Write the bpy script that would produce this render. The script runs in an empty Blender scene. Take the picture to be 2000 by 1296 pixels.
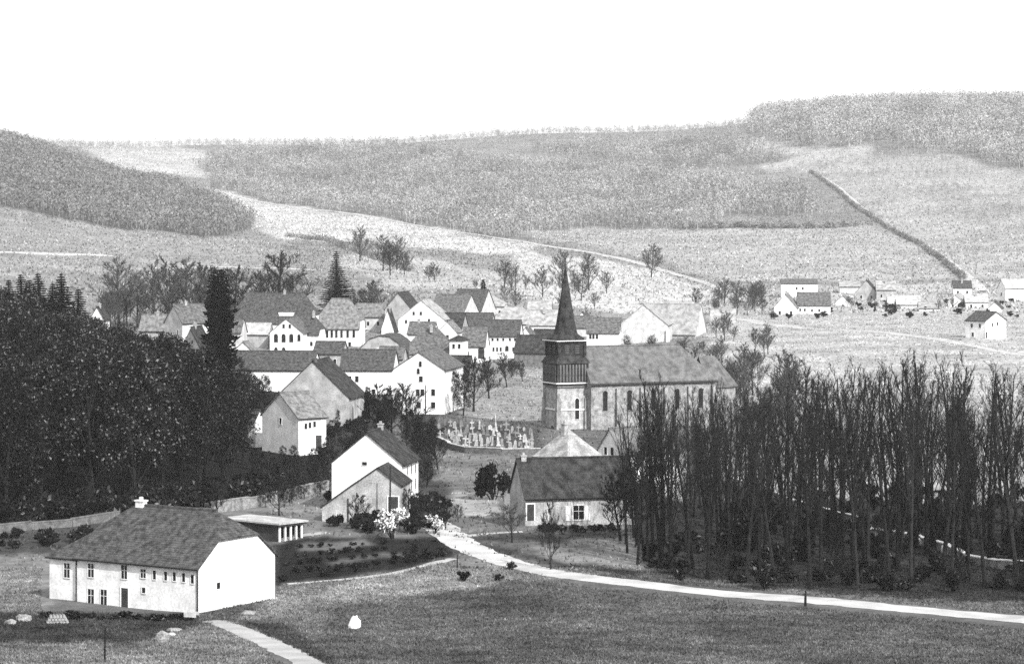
import bpy, math, random
import numpy as np
from mathutils import Vector, Matrix

C = bpy.context.scene
COL = C.collection
rad = math.radians
rng = random.Random(7)
nrg = np.random.default_rng(7)

# ------------------------------------------------------------------ camera
F = 5600.0          # focal length in photo pixels (2000 px wide)
HZ = 393.0          # level of the eye in the photo
EYE = 44.0          # eye height over the valley floor
cam_d = bpy.data.cameras.new('camera')
cam = bpy.data.objects.new('camera', cam_d)
COL.objects.link(cam)
cam.location = (0, 0, EYE)
cam.rotation_euler = (rad(90), 0, 0)
cam_d.sensor_width = 36.0
cam_d.lens = 36.0 * F / 2000.0
cam_d.shift_y = -(648.0 - HZ) / 2000.0
cam_d.clip_start = 1.0
cam_d.clip_end = 30000.0
C.camera = cam

# ------------------------------------------------------------------ sky and sun
SUN_EL, SUN_AZ = 36.0, 148.0        # azimuth clockwise from +Y (the view axis)
W = bpy.data.worlds.new('World')
C.world = W
W.use_nodes = True
nt = W.node_tree
nt.nodes.clear()
sky = nt.nodes.new('ShaderNodeTexSky')
sky.sky_type = 'NISHITA'
sky.sun_disc = False
sky.sun_elevation = rad(SUN_EL)
sky.sun_rotation = rad(SUN_AZ)
sky.air_density = 1.0
sky.dust_density = 3.0
sep = nt.nodes.new('ShaderNodeSeparateColor')     # blue-sensitive plate: the sky's blue light, as grey
bg = nt.nodes.new('ShaderNodeBackground')
bg.inputs['Strength'].default_value = 0.13
wo = nt.nodes.new('ShaderNodeOutputWorld')
nt.links.new(sky.outputs[0], sep.inputs[0])
veil = nt.nodes.new('ShaderNodeMath')             # an even, thin white overcast all over the sky
veil.operation = 'ADD'
veil.inputs[1].default_value = 5.2
nt.links.new(sep.outputs['Blue'], veil.inputs[0])
nt.links.new(veil.outputs[0], bg.inputs['Color'])
nt.links.new(bg.outputs[0], wo.inputs[0])

sd = bpy.data.lights.new('sun', 'SUN')
sd.energy = 5.0
sd.angle = rad(0.6)
sd.color = (1.0, 0.995, 0.985)
sun = bpy.data.objects.new('sun', sd)
COL.objects.link(sun)
tosun = Vector((math.sin(rad(SUN_AZ)) * math.cos(rad(SUN_EL)), math.cos(rad(SUN_AZ)) * math.cos(rad(SUN_EL)), math.sin(rad(SUN_EL))))
sun.rotation_euler = tosun.to_track_quat('Z', 'Y').to_euler()
sun.location = (200, -200, 300)

vs = C.view_settings
vs.view_transform = 'Standard'
vs.look = 'None'
vs.exposure = 0.25
vs.gamma = 1.0
vs.use_curve_mapping = False
C.cycles.use_denoising = False
C.cycles.max_bounces = 6
C.cycles.volume_bounces = 1
C.cycles.transparent_max_bounces = 4

# ------------------------------------------------------------------ terrain heights
PXC = np.array([-900, -300, 0, 250, 500, 750, 1000, 1250, 1500, 1750, 2000, 2300, 2900], float)
def zrow(d, pys):      # heights for ground seen at these photo rows
    p = np.array(pys, float)
    z = EYE - d * (p - HZ) / F
    return np.concatenate([[z[0], z[0]], z, [z[-1], z[-1]]])
def flat(z): return np.full(len(PXC), float(z))
ROWS = [
    (4, flat(41.0)), (15, flat(35.0)), (60, flat(20.0)), (120, flat(13.5)), (180, flat(9.0)),
    (230, flat(5.4)), (262, flat(2.4)), (307, flat(0.0)), (400, flat(0.0)), (500, flat(0.0)),
    (600, np.array([5, 5, 5, 3, .5, 0, 0, 0, .5, .5, .5, .5, .5], float)),
    (830, np.array([12, 12, 11, 7, 1.5, 0, 0, 1, 3, 4, 4, 4, 4], float)),
    (1000, zrow(1000, [565, 590, 610, 613, 620, 622, 615, 612, 610])),
    (1200, zrow(1200, [515, 545, 555, 560, 562, 570, 570, 570, 565])),
    (1400, zrow(1400, [475, 505, 515, 515, 520, 530, 530, 525, 515])),
    (1700, zrow(1700, [410, 450, 470, 470, 475, 480, 475, 465, 450])),
    (2100, zrow(2100, [335, 400, 428, 428, 425, 430, 415, 387, 375])),
    (2450, zrow(2450, [279, 368, 392, 388, 382, 375, 340, 304, 296])),
    (2800, zrow(2800, [283, 330, 352, 347, 338, 328, 258, 228, 226])),
    (3300, zrow(3300, [286, 287, 285, 280, 266, 258, 241, 224, 221])),
    (3700, zrow(3700, [310, 300, 298, 293, 282, 275, 265, 240, 230])),
    (6000, zrow(6000, [340, 335, 333, 330, 324, 318, 310, 300, 295])),
]
def hermite(xs, ys, q):
    xs = np.asarray(xs, float); ys = np.asarray(ys, float)
    dx = np.diff(xs); dy = np.diff(ys, axis=0) / dx[:, None]
    m = np.zeros_like(ys)
    w = dx[:-1] / (dx[:-1] + dx[1:])
    m[1:-1] = dy[:-1] * (1 - w)[:, None] + dy[1:] * w[:, None]
    m[0] = dy[0]; m[-1] = dy[-1]
    i = np.clip(np.searchsorted(xs, q) - 1, 0, len(xs) - 2)
    h = dx[i]; t = ((q - xs[i]) / h)[:, None]; h = h[:, None]
    return ((1 + 2 * t) * (1 - t) ** 2) * ys[i] + t * (1 - t) ** 2 * h * m[i] + t * t * (3 - 2 * t) * ys[i + 1] + t * t * (t - 1) * h * m[i + 1]

GD = np.concatenate([np.arange(4, 60, 8), np.arange(60, 230, 7), np.arange(230, 560, 1.6), np.arange(560, 1100, 4.5),
                     np.arange(1100, 3400, 14), np.arange(3400, 6001, 130)])
GP = np.concatenate([np.arange(-900, -420, 60), np.arange(-420, 2420, 10), np.arange(2420, 2901, 60)]).astype(float)
_z = hermite(PXC, np.array([r[1] for r in ROWS]).T, GP)          # (cols, rows)
GZ = hermite([r[0] for r in ROWS], _z.T, GD)                     # (d, px)
# small natural unevenness
_P, _D = np.meshgrid(GP, GD)
_X = (_P - 1000) / F * _D
amp = np.clip((_D - 60) / 300, 0, 1)
GZ = GZ + amp * (0.16 * np.sin(_X * .21 + 1.3 * np.sin(_D * .05)) + 0.12 * np.sin(_D * .17 + _X * .09))
far = np.clip((_D - 1200) / 900, 0, 1)
GZ = GZ + far * (1.6 * np.sin(_X * .016 + _D * .004) * np.sin(_D * .011 + 2))

def gz(x, y):
    y = max(4.0, min(5990.0, y))
    p = max(-890.0, min(2890.0, 1000 + F * x / y))
    i = int(np.searchsorted(GD, y)) - 1; i = max(0, min(len(GD) - 2, i))
    j = int(np.searchsorted(GP, p)) - 1; j = max(0, min(len(GP) - 2, j))
    a = (y - GD[i]) / (GD[i + 1] - GD[i]); b = (p - GP[j]) / (GP[j + 1] - GP[j])
    return float((GZ[i, j] * (1 - b) + GZ[i, j + 1] * b) * (1 - a) + (GZ[i + 1, j] * (1 - b) + GZ[i + 1, j + 1] * b) * a)

def at(px, d): return (px - 1000) / F * d
def pyof(z, d): return HZ + (EYE - z) * F / d
_cache = {}
def solve(px, py, dmin=200.0):
    """depth at which the sight line through a photo pixel meets the ground"""
    j = int(np.clip(np.searchsorted(GP, px) - 1, 0, len(GP) - 2))
    b = (px - GP[j]) / (GP[j + 1] - GP[j])
    z = GZ[:, j] * (1 - b) + GZ[:, j + 1] * b
    p = HZ + (EYE - z) * F / GD
    ok = np.where((p <= py) & (GD >= dmin))[0]
    if len(ok) == 0: return float(GD[-1])
    i = ok[0]
    if i == 0: return float(GD[0])
    t = (p[i - 1] - py) / max(1e-6, (p[i - 1] - p[i]))
    return float(GD[i - 1] + min(1, max(0, t)) * (GD[i] - GD[i - 1]))
def gpt(px, py, dz=0.0):
    d = solve(px, py); x = at(px, d)
    return Vector((x, d, gz(x, d) + dz))

# ------------------------------------------------------------------ materials (a monochrome world: everything is grey)
def mat(name, c, var=0.25, scale=2.0, fine=12.0, rough=0.9, bump=0.0, spec=0.02, rnd=0.0, coord='Object', attr=None, course=0.0):
    m = bpy.data.materials.new(name); m.use_nodes = True
    t = m.node_tree; N = t.nodes; L = t.links
    b = N['Principled BSDF']
    b.inputs['Roughness'].default_value = rough
    b.inputs['Specular IOR Level'].default_value = spec
    tc = N.new('ShaderNodeTexCoord')
    src = tc.outputs['Object']
    if coord == 'World':
        g = N.new('ShaderNodeNewGeometry'); src = g.outputs['Position']
    n1 = N.new('ShaderNodeTexNoise'); n1.inputs['Scale'].default_value = scale; n1.inputs['Detail'].default_value = 4
    n2 = N.new('ShaderNodeTexNoise'); n2.inputs['Scale'].default_value = fine; n2.inputs['Detail'].default_value = 3
    L.new(src, n1.inputs['Vector']); L.new(src, n2.inputs['Vector'])
    def mrange(sock, lo, hi, f0=.32, f1=.68):
        r = N.new('ShaderNodeMapRange'); r.inputs['From Min'].default_value = f0; r.inputs['From Max'].default_value = f1
        r.inputs['To Min'].default_value = lo; r.inputs['To Max'].default_value = hi
        L.new(sock, r.inputs['Value']); return r.outputs['Result']
    def mul(a, bb):
        k = N.new('ShaderNodeMath'); k.operation = 'MULTIPLY'
        for i, s in enumerate((a, bb)):
            if isinstance(s, (int, float)): k.inputs[i].default_value = s
            else: L.new(s, k.inputs[i])
        return k.outputs[0]
    v = mul(mrange(n1.outputs['Fac'], 1 - var, 1 + var), mrange(n2.outputs['Fac'], 1 - var, 1 + var))
    if course:
        w = N.new('ShaderNodeTexWave'); w.wave_type = 'BANDS'; w.bands_direction = 'Z'
        w.inputs['Scale'].default_value = course; w.inputs['Distortion'].default_value = 1.5; w.inputs['Detail'].default_value = 2
        L.new(src, w.inputs['Vector'])
        v = mul(v, mrange(w.outputs['Fac'], .8, 1.12, 0, 1))
    if attr:
        a = N.new('ShaderNodeAttribute'); a.attribute_name = attr
        v = mul(v, a.outputs['Fac'])
    else:
        v = mul(v, float(c))
    if rnd:
        oi = N.new('ShaderNodeObjectInfo')
        v = mul(v, mrange(oi.outputs['Random'], 1 - rnd, 1 + rnd, 0, 1))
    L.new(v, b.inputs['Base Color'])
    if bump:
        bp = N.new('ShaderNodeBump'); bp.inputs['Strength'].default_value = bump; bp.inputs['Distance'].default_value = .15
        L.new(n2.outputs['Fac'], bp.inputs['Height']); L.new(bp.outputs[0], b.inputs['Normal'])
    return m
M = {
    'white': mat('whitewash', .64, .15, .6, 3.5),
    'cream': mat('limewash', .44, .25, .6, 4),
    'grey': mat('grey_plaster', .30, .32, .5, 5),
    'stone': mat('rubble_stone', .22, .4, 1.2, 7, bump=.4),
    'dstone': mat('dark_stone', .12, .35, 1.2, 7, bump=.4),
    'slate': mat('dark_slate', .036, .5, .9, 7, rough=.75, course=1.6, bump=.2),
    'roof': mat('old_tiles', .06, .5, 1.6, 9, course=1.5, bump=.2),
    'lroof': mat('pale_tiles', .26, .35, .7, 5, course=1.5),
    'vroof': mat('bright_sheet_roof', .34, .28, .7, 4),
    'nave': mat('nave_slate', .11, .35, .8, 6, course=1.6),
    'tstone': mat('tower_stone', .31, .4, 1.0, 6, bump=.4),
    'roof2': mat('worn_tiles', .095, .5, 1.4, 8, course=1.5, bump=.2),
    'roof3': mat('sunbleached_tiles', .15, .45, 1.2, 7, course=1.5, bump=.2),
    'track': mat('field_track', .36, .2, .3, 2, coord='World'),
    'spire': mat('spire_slate', .032, .5, .9, 5, rough=.7, course=1.3),
    'wood': mat('dark_boards', .04, .3, 1, 9),
    'frame': mat('painted_frame', .6, .1, 2, 9),
    'glass': mat('window_glass', .012, .3, 2, 5, rough=.15, spec=.5),
    'trim': mat('pale_trim', .7, .1, 1, 6),
    'iron': mat('iron', .03, .2, 2, 9, rough=.6),
    'road': mat('road_gravel', .38, .2, .25, 7, coord='World'),
    'path': mat('pale_path', .30, .2, .25, 7, coord='World'),
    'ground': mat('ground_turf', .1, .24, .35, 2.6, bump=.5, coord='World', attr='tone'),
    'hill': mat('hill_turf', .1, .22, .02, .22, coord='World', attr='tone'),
    'bark': mat('bark', .016, .3, 1.5, 8, rnd=.35),
    'twig': mat('twigs', .018, .3, 1.5, 8, rnd=.35),
    'ptwig': mat('pale_twigs', .055, .3, 1.5, 8, rnd=.35),
    'leaf': mat('dark_leaves', .010, .4, .4, 3, rough=.8, spec=.03, rnd=.4),
    'leaf2': mat('lit_leaves', .07, .4, .4, 3, rough=.8, spec=.03, rnd=.75),
    'needle': mat('needles', .009, .4, .4, 3, rough=.7, rnd=.25),
    'blossom': mat('blossom', .7, .15, .6, 4),
    'grass': mat('grass_blades', .12, .45, .2, 2.0, coord='World', attr='tone'),
    'wood_far': mat('far_woodland', .15, .4, .03, .3, coord='World'),  # colour lightened to stand in for the haze of distance
    'wood_mid': mat('mid_woodland', .23, .4, .02, .3, coord='World'),  # haze over the middle hill worked into a lighter colour
    'wood_pale': mat('pale_woodland', .26, .35, .02, .3, coord='World'),  # paleness of far haze put into the woodland colour
    'rock': mat('white_rock', .75, .1, 1, 5),
    'grave': mat('grave_stone', .24, .35, .8, 5, rnd=.6),
}

# ------------------------------------------------------------------ helpers
class MB:
    def __init__(s): s.v = []; s.f = []; s.m = []
    def add(s, vs, fs, mi=0):
        o = len(s.v); s.v += [tuple(p) for p in vs]
        for f in fs: s.f.append(tuple(i + o for i in f)); s.m.append(mi)
        return s
    def box(s, x0, x1, y0, y1, z0, z1, mi=0):
        return s.add([(x0, y0, z0), (x1, y0, z0), (x1, y1, z0), (x0, y1, z0), (x0, y0, z1), (x1, y0, z1), (x1, y1, z1), (x0, y1, z1)],
                     [(0, 3, 2, 1), (4, 5, 6, 7), (0, 1, 5, 4), (1, 2, 6, 5), (2, 3, 7, 6), (3, 0, 4, 7)], mi)
    def tube(s, pts, rs, n=5, mi=0, cap=True):
        o = len(s.v); pts = [Vector(p) for p in pts]
        for i, p in enumerate(pts):
            d = (pts[min(i + 1, len(pts) - 1)] - pts[max(i - 1, 0)])
            if d.length < 1e-9: d = Vector((0, 0, 1))
            d.normalize()
            a = d.cross(Vector((1, 0, 0)) if abs(d.x) < .8 else Vector((0, 1, 0))).normalized(); b = d.cross(a)
            for k in range(n):
                t = 2 * math.pi * k / n
                q = p + (a * math.cos(t) + b * math.sin(t)) * rs[i]
                s.v.append((q.x, q.y, q.z))
        for i in range(len(pts) - 1):
            for k in range(n):
                s.f.append((o + i * n + k, o + i * n + (k + 1) % n, o + (i + 1) * n + (k + 1) % n, o + (i + 1) * n + k)); s.m.append(mi)
        if cap:
            e = o + (len(pts) - 1) * n
            s.f.append(tuple(range(e, e + n))); s.m.append(mi)
        return s
    def mesh(s, name, mats):
        me = bpy.data.meshes.new(name)
        me.from_pydata(s.v, [], s.f)
        for m in (mats if isinstance(mats, (list, tuple)) else [mats]): me.materials.append(m)
        if any(s.m): me.polygons.foreach_set('material_index', s.m)
        me.update()
        return me
    def build(s, name, mats, parent=None, loc=None, rz=0.0):
        return link(name, s.mesh(name, mats), parent, loc, rz)
def link(name, me, parent=None, loc=None, rz=0.0):
    o = bpy.data.objects.new(name, me); COL.objects.link(o)
    if parent is not None: o.parent = parent
    if loc is not None: o.location = loc
    if rz: o.rotation_euler = (0, 0, rz)
    return o
def tag(o, label, cat, group=None):
    o['label'] = label; o['category'] = cat
    if group: o['group'] = group
    return o
def empty(name, loc, rz, label, cat, group=None):
    o = link(name, None, None, loc, rz); o.empty_display_size = .5
    return tag(o, label, cat, group)
def fastmesh(name, V, FA, mats, mi=None):
    """V (n,3), FA (m,k) numpy -> mesh"""
    me = bpy.data.meshes.new(name)
    k = FA.shape[1]
    me.vertices.add(len(V)); me.vertices.foreach_set('co', V.astype(np.float32).ravel())
    me.loops.add(FA.size); me.loops.foreach_set('vertex_index', FA.astype(np.int32).ravel())
    me.polygons.add(len(FA)); me.polygons.foreach_set('loop_start', np.arange(0, FA.size, k, dtype=np.int32))
    for m in (mats if isinstance(mats, (list, tuple)) else [mats]): me.materials.append(m)
    if mi is not None: me.polygons.foreach_set('material_index', np.asarray(mi, dtype=np.int32))
    me.update(calc_edges=True); me.validate()
    return me

# ------------------------------------------------------------------ ground and hills
def inpoly(px, py, poly):
    r = np.zeros(px.shape, bool); n = len(poly)
    for i in range(n):
        x0, y0 = poly[i]; x1, y1 = poly[(i + 1) % n]
        if y0 == y1: continue
        c = ((y0 > py) != (y1 > py)) & (px < (x1 - x0) * (py - y0) / (y1 - y0) + x0)
        r ^= c
    return r
WOOD_LEFT = [(-420, 180), (30, 262), (110, 292), (200, 322), (300, 345), (400, 385), (470, 425), (492, 442), (430, 463), (300, 452), (190, 442), (100, 420), (-420, 330)]
WOOD_MID = [(395, 318), (460, 300), (600, 290), (800, 290), (960, 310), (1080, 322), (1250, 330), (1400, 352), (1580, 372), (1600, 420), (1420, 420), (1350, 447), (1180, 442), (1000, 450), (1050, 470), (940, 460), (780, 428), (600, 405), (480, 385), (420, 362)]
WOOD_RIGHT = [(1480, 225), (1530, 206), (1750, 190), (2420, 175), (2420, 345), (1990, 345), (1880, 300), (1700, 285), (1560, 290), (1480, 262)]
WOOD_TOP = [(1040, 288), (1240, 278), (1480, 284), (1540, 310), (1430, 326), (1260, 318), (1090, 304)]
GARDEN = [(535, 1060), (640, 1046), (760, 1050), (870, 1048), (890, 1084), (760, 1116), (620, 1133), (535, 1142)]
def wob(px, py):   # wavy borders of fields
    return px + 4 * np.sin(py * .11 + px * .013), py + 2.2 * np.sin(px * .045) + 1.2 * np.sin(px * .17)
TONES = [   # field name by its outline as it lies on the land, colour; hill haze and shade under trees mixed in
    ([(-600, 700), (2700, 700), (2700, 150), (-600, 150)], .17),
    ([(-600, 392), (190, 442), (430, 463), (560, 470), (500, 545), (-600, 545)], .20),
    ([(140, 275), (400, 290), (420, 345), (300, 340), (200, 315)], .30),
    ([(410, 365), (480, 385), (600, 405), (800, 435), (960, 465), (1060, 480), (1000, 500), (700, 470), (560, 470), (490, 440)], .34),
    ([(640, 500), (760, 490), (900, 520), (1040, 545), (1000, 580), (760, 560)], .27),
    ([(1000, 452), (1180, 446), (1350, 450), (1700, 440), (1850, 500), (1880, 548), (1420, 548), (1250, 500)], .25),
    ([(1000, 490), (1200, 510), (1390, 560), (1390, 610), (1180, 610), (1010, 580)], .34),
    ([(1610, 345), (1760, 300), (2700, 330), (2700, 560), (1890, 545), (1720, 430)], .25),
    ([(1480, 262), (1560, 290), (1700, 285), (1700, 330), (1590, 340), (1480, 330)], .28),
    (WOOD_LEFT, .06), (WOOD_MID, .10), (WOOD_RIGHT, .18), (WOOD_TOP, .14),
    
    # the valley floor
    ([(-600, 1310), (2700, 1310), (2700, 700), (-600, 700)], .095),
    ([(1380, 560), (2700, 540), (2700, 800), (1450, 790), (1380, 690)], .28),
    ([(890, 700), (1070, 690), (1070, 830), (900, 815)], .19),
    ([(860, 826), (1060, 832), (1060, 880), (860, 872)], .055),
    ([(640, 790), (770, 780), (770, 850), (690, 880), (640, 960)], .035),  # hollow behind the white gable, its shade painted into the ground
    ([(785, 790), (855, 800), (850, 880), (880, 960), (850, 1010), (800, 1010)], .04),  # ground darkened to carry the shade of the hollow by the churchyard
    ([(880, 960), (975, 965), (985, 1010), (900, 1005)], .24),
    ([(850, 880), (1060, 885), (1010, 960), (850, 940)], .13),
    ([(-600, 1044), (640, 955), (640, 700), (-600, 640)], .012),  # floor of the left wood, near-black tree shade put into the colour
    ([(-600, 1050), (260, 1020), (200, 1075), (80, 1085), (-600, 1095)], .045),
    ([(-600, 1095), (150, 1080), (90, 1190), (-600, 1200)], .15),
    ([(400, 985), (640, 955), (640, 1040), (540, 1060), (430, 1000)], .14),
    ([(620, 1310), (650, 1185), (900, 1154), (1010, 1132), (1100, 1140), (2700, 1290), (2700, 1320)], .075),
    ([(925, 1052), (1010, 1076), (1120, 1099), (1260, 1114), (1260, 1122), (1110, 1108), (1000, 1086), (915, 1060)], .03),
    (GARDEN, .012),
    ([(580, 1062), (700, 1052), (730, 1066), (590, 1078)], .09),
    ([(640, 1092), (780, 1078), (790, 1086), (640, 1102)], .07),
    ([(430, 1204), (560, 1152), (720, 1128), (885, 1094), (960, 1085), (1010, 1130), (900, 1152), (620, 1176), (500, 1212)], .155),
    ([(470, 1208), (560, 1216), (690, 1310), (620, 1310), (520, 1240)], .04),
    ([(390, 1180), (540, 1150), (540, 1160), (470, 1205), (400, 1212)], .07),
    ([(-600, 1198), (380, 1198), (400, 1215), (300, 1250), (-600, 1262)], .035),
    ([(-600, 1262), (300, 1250), (410, 1220), (470, 1235), (560, 1310), (-600, 1310)], .13),
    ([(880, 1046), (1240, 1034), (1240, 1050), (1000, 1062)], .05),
    ([(1020, 1062), (1240, 1046), (1270, 1110), (1110, 1100)], .16),
    ([(1225, 900), (1500, 800), (2700, 800), (2700, 1200), (1700, 1165), (1300, 1122), (1250, 1100)], .028),  # grove floor, painted dark for the shade under the trees
    ([(1380, 800), (1500, 770), (2700, 770), (2700, 960), (1880, 985), (1500, 965), (1380, 930)], .24),
    ([(1270, 870), (1345, 880), (1330, 980), (1265, 960)], .30),
]
def build_terrain():
    D = GD; P = GP
    PX, DD = np.meshgrid(P, D)
    X = (PX - 1000) / F * DD
    PYv = HZ + (EYE - GZ) * F / DD
    tone = np.full(PX.shape, .12)
    wx, wy = wob(PX, PYv)
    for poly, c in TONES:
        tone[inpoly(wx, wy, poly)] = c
    global TONE
    vr = np.zeros(PX.shape)
    for k in range(9):          # patches of richer and poorer turf
        an = nrg.uniform(0, np.pi); wl = nrg.uniform(5, 40); ph = nrg.uniform(0, 6.28)
        vr += np.sin((X * np.cos(an) + DD * np.sin(an)) * 6.283 / wl + ph + 1.5 * np.sin(X * .07 + DD * .03 + k))
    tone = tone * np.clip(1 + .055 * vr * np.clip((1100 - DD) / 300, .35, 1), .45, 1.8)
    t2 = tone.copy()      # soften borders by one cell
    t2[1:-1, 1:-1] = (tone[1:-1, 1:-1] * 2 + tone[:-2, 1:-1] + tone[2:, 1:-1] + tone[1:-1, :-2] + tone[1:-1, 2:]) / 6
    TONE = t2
    cut = int(np.searchsorted(D, 1000))
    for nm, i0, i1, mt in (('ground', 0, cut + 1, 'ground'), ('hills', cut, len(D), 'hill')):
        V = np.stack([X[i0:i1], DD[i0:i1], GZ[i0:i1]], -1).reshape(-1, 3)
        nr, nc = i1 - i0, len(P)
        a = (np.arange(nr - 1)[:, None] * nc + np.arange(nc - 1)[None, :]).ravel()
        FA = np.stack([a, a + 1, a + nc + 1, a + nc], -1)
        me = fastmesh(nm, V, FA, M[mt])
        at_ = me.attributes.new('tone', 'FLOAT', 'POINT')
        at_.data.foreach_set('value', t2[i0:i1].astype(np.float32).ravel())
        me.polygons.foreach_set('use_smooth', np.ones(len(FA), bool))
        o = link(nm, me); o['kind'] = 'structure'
build_terrain()
# the hillside under and behind the viewer, closing the land to the rear
V = []
for i, (y, z) in enumerate(((4, 0), (-40, 3), (-200, 8), (-900, 12))):
    for x in (-900, -300, -60, -6, 6, 60, 300, 900):
        if i == 0: x = x / 900 * 1.9 * 0.68
        V.append((x, y, gz(0, 4) + z - (0 if i == 0 else 0)))
FA = [(r * 8 + c, r * 8 + 8 + c, r * 8 + 9 + c, r * 8 + 1 + c) for r in range(3) for c in range(7)]
o = MB().add(V, FA).build('hilltop_terrain', mat('hilltop_turf', .12, .25, .3, 2, coord='World')); o['kind'] = 'structure'

def strip(name, pts, mt, lift=0.06, kind='structure', n=10):
    """a draped road: pts = (px, py, width m)"""
    W_ = [(gpt(px, py), w) for px, py, w in pts]
    P = []
    for i in range(len(W_) - 1):
        for k in range(n):
            t = k / n
            p0 = W_[max(i - 1, 0)][0]; p1 = W_[i][0]; p2 = W_[i + 1][0]; p3 = W_[min(i + 2, len(W_) - 1)][0]
            q = .5 * ((2 * p1) + (p2 - p0) * t + (2 * p0 - 5 * p1 + 4 * p2 - p3) * t * t + (3 * p1 - p0 - 3 * p2 + p3) * t ** 3)
            P.append((q, W_[i][1] * (1 - t) + W_[i + 1][1] * t))
    P.append(W_[-1])
    mb = MB(); V = []; ns = 5
    for i, (q, w) in enumerate(P):
        d = P[min(i + 1, len(P) - 1)][0] - P[max(i - 1, 0)][0]; d.z = 0; d.normalize()
        s = Vector((d.y, -d.x, 0))
        for k in range(ns):
            u = (k / (ns - 1) - .5) * (w + (rng.uniform(-.55, .45) if k in (0, ns - 1) else 0))
            x, y = q.x + s.x * u, q.y + s.y * u
            e = 0.25 if k in (0, ns - 1) else 1
            V.append((x, y, gz(x, y) + lift * e))
    fs = []
    for i in range(len(P) - 1):
        for k in range(ns - 1):
            a = i * ns + k; fs.append((a, a + 1, a + ns + 1, a + ns))
    mb.add(V, fs)
    o = mb.build(name, mt)
    o['kind'] = kind
    for p in o.data.polygons:
        p.use_smooth = True
        if p.normal.z < 0: p.flip()
    return o
strip('road', [(830, 1012, 5), (862, 1032, 5), (900, 1060, 4.6), (960, 1087, 4.4), (1040, 1110, 4.4), (1150, 1128, 4.6), (1300, 1146, 4.8), (1500, 1165, 4.8), (1700, 1182, 5), (1850, 1196, 5), (2000, 1209, 5), (2120, 1222, 5), (2300, 1243, 5)], M['road'], .10)
strip('path', [(420, 1212, 2.6), (450, 1222, 2.8), (500, 1243, 3), (550, 1266, 3), (600, 1292, 3), (640, 1316, 3)], M['path'], .10)
strip('garden_path', [(880, 1050, 2), (950, 1042, 1.6), (1020, 1038, 1.5)], M['path'], .09)
strip('field_bank_path', [(560, 1140, 1.2), (680, 1130, 1.2), (780, 1116, 1.2), (885, 1091, 1.4)], M['path'], .09)
strip('farm_track', [(540, 1056, 2), (590, 1045, 2), (640, 1040, 2.2)], M['path'], .09)
strip('hill_road', [(1590, 338, 4), (1650, 378, 4), (1720, 432, 4), (1800, 475, 4), (1850, 510, 5), (1895, 548, 7), (1920, 570, 6)], M['track'], .5)
strip('hill_track', [(408, 366, 6), (480, 388, 5), (600, 408, 4.5), (760, 430, 4.5), (900, 455, 4.5), (1050, 478, 4), (1200, 503, 6), (1300, 530, 6), (1395, 560, 4), (1450, 590, 4)], M['track'], .5)
strip('field_lane', [(-60, 494, 8), (60, 495, 9), (150, 497, 9), (215, 500, 5)], M['road'], .4)
strip('pale_lane', [(300, 524, 3), (450, 522, 4), (620, 528, 3)], M['track'], .4)
strip('valley_road', [(1440, 622, 5), (1560, 640, 5), (1750, 652, 5), (1880, 672, 4.5), (1960, 688, 4.5), (2080, 700, 4)], M['track'], .2)

# ------------------------------------------------------------------ the air
def haze():
    o = MB().box(-3200, 3200, -1000, 6100, -4, 300).build('haze', [])
    m = bpy.data.materials.new('haze_air'); m.use_nodes = True
    N = m.node_tree.nodes; N.remove(N['Principled BSDF'])
    v = N.new('ShaderNodeVolumePrincipled')
    v.inputs['Color'].default_value = (.96, .96, .96, 1)
    v.inputs['Density'].default_value = HAZE
    v.inputs['Anisotropy'].default_value = 0.0
    m.node_tree.links.new(v.outputs[0], N['Material Output'].inputs['Volume'])
    o.data.materials.append(m)
    o['kind'] = 'stuff'
HAZE = 0.000042
haze()

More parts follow.
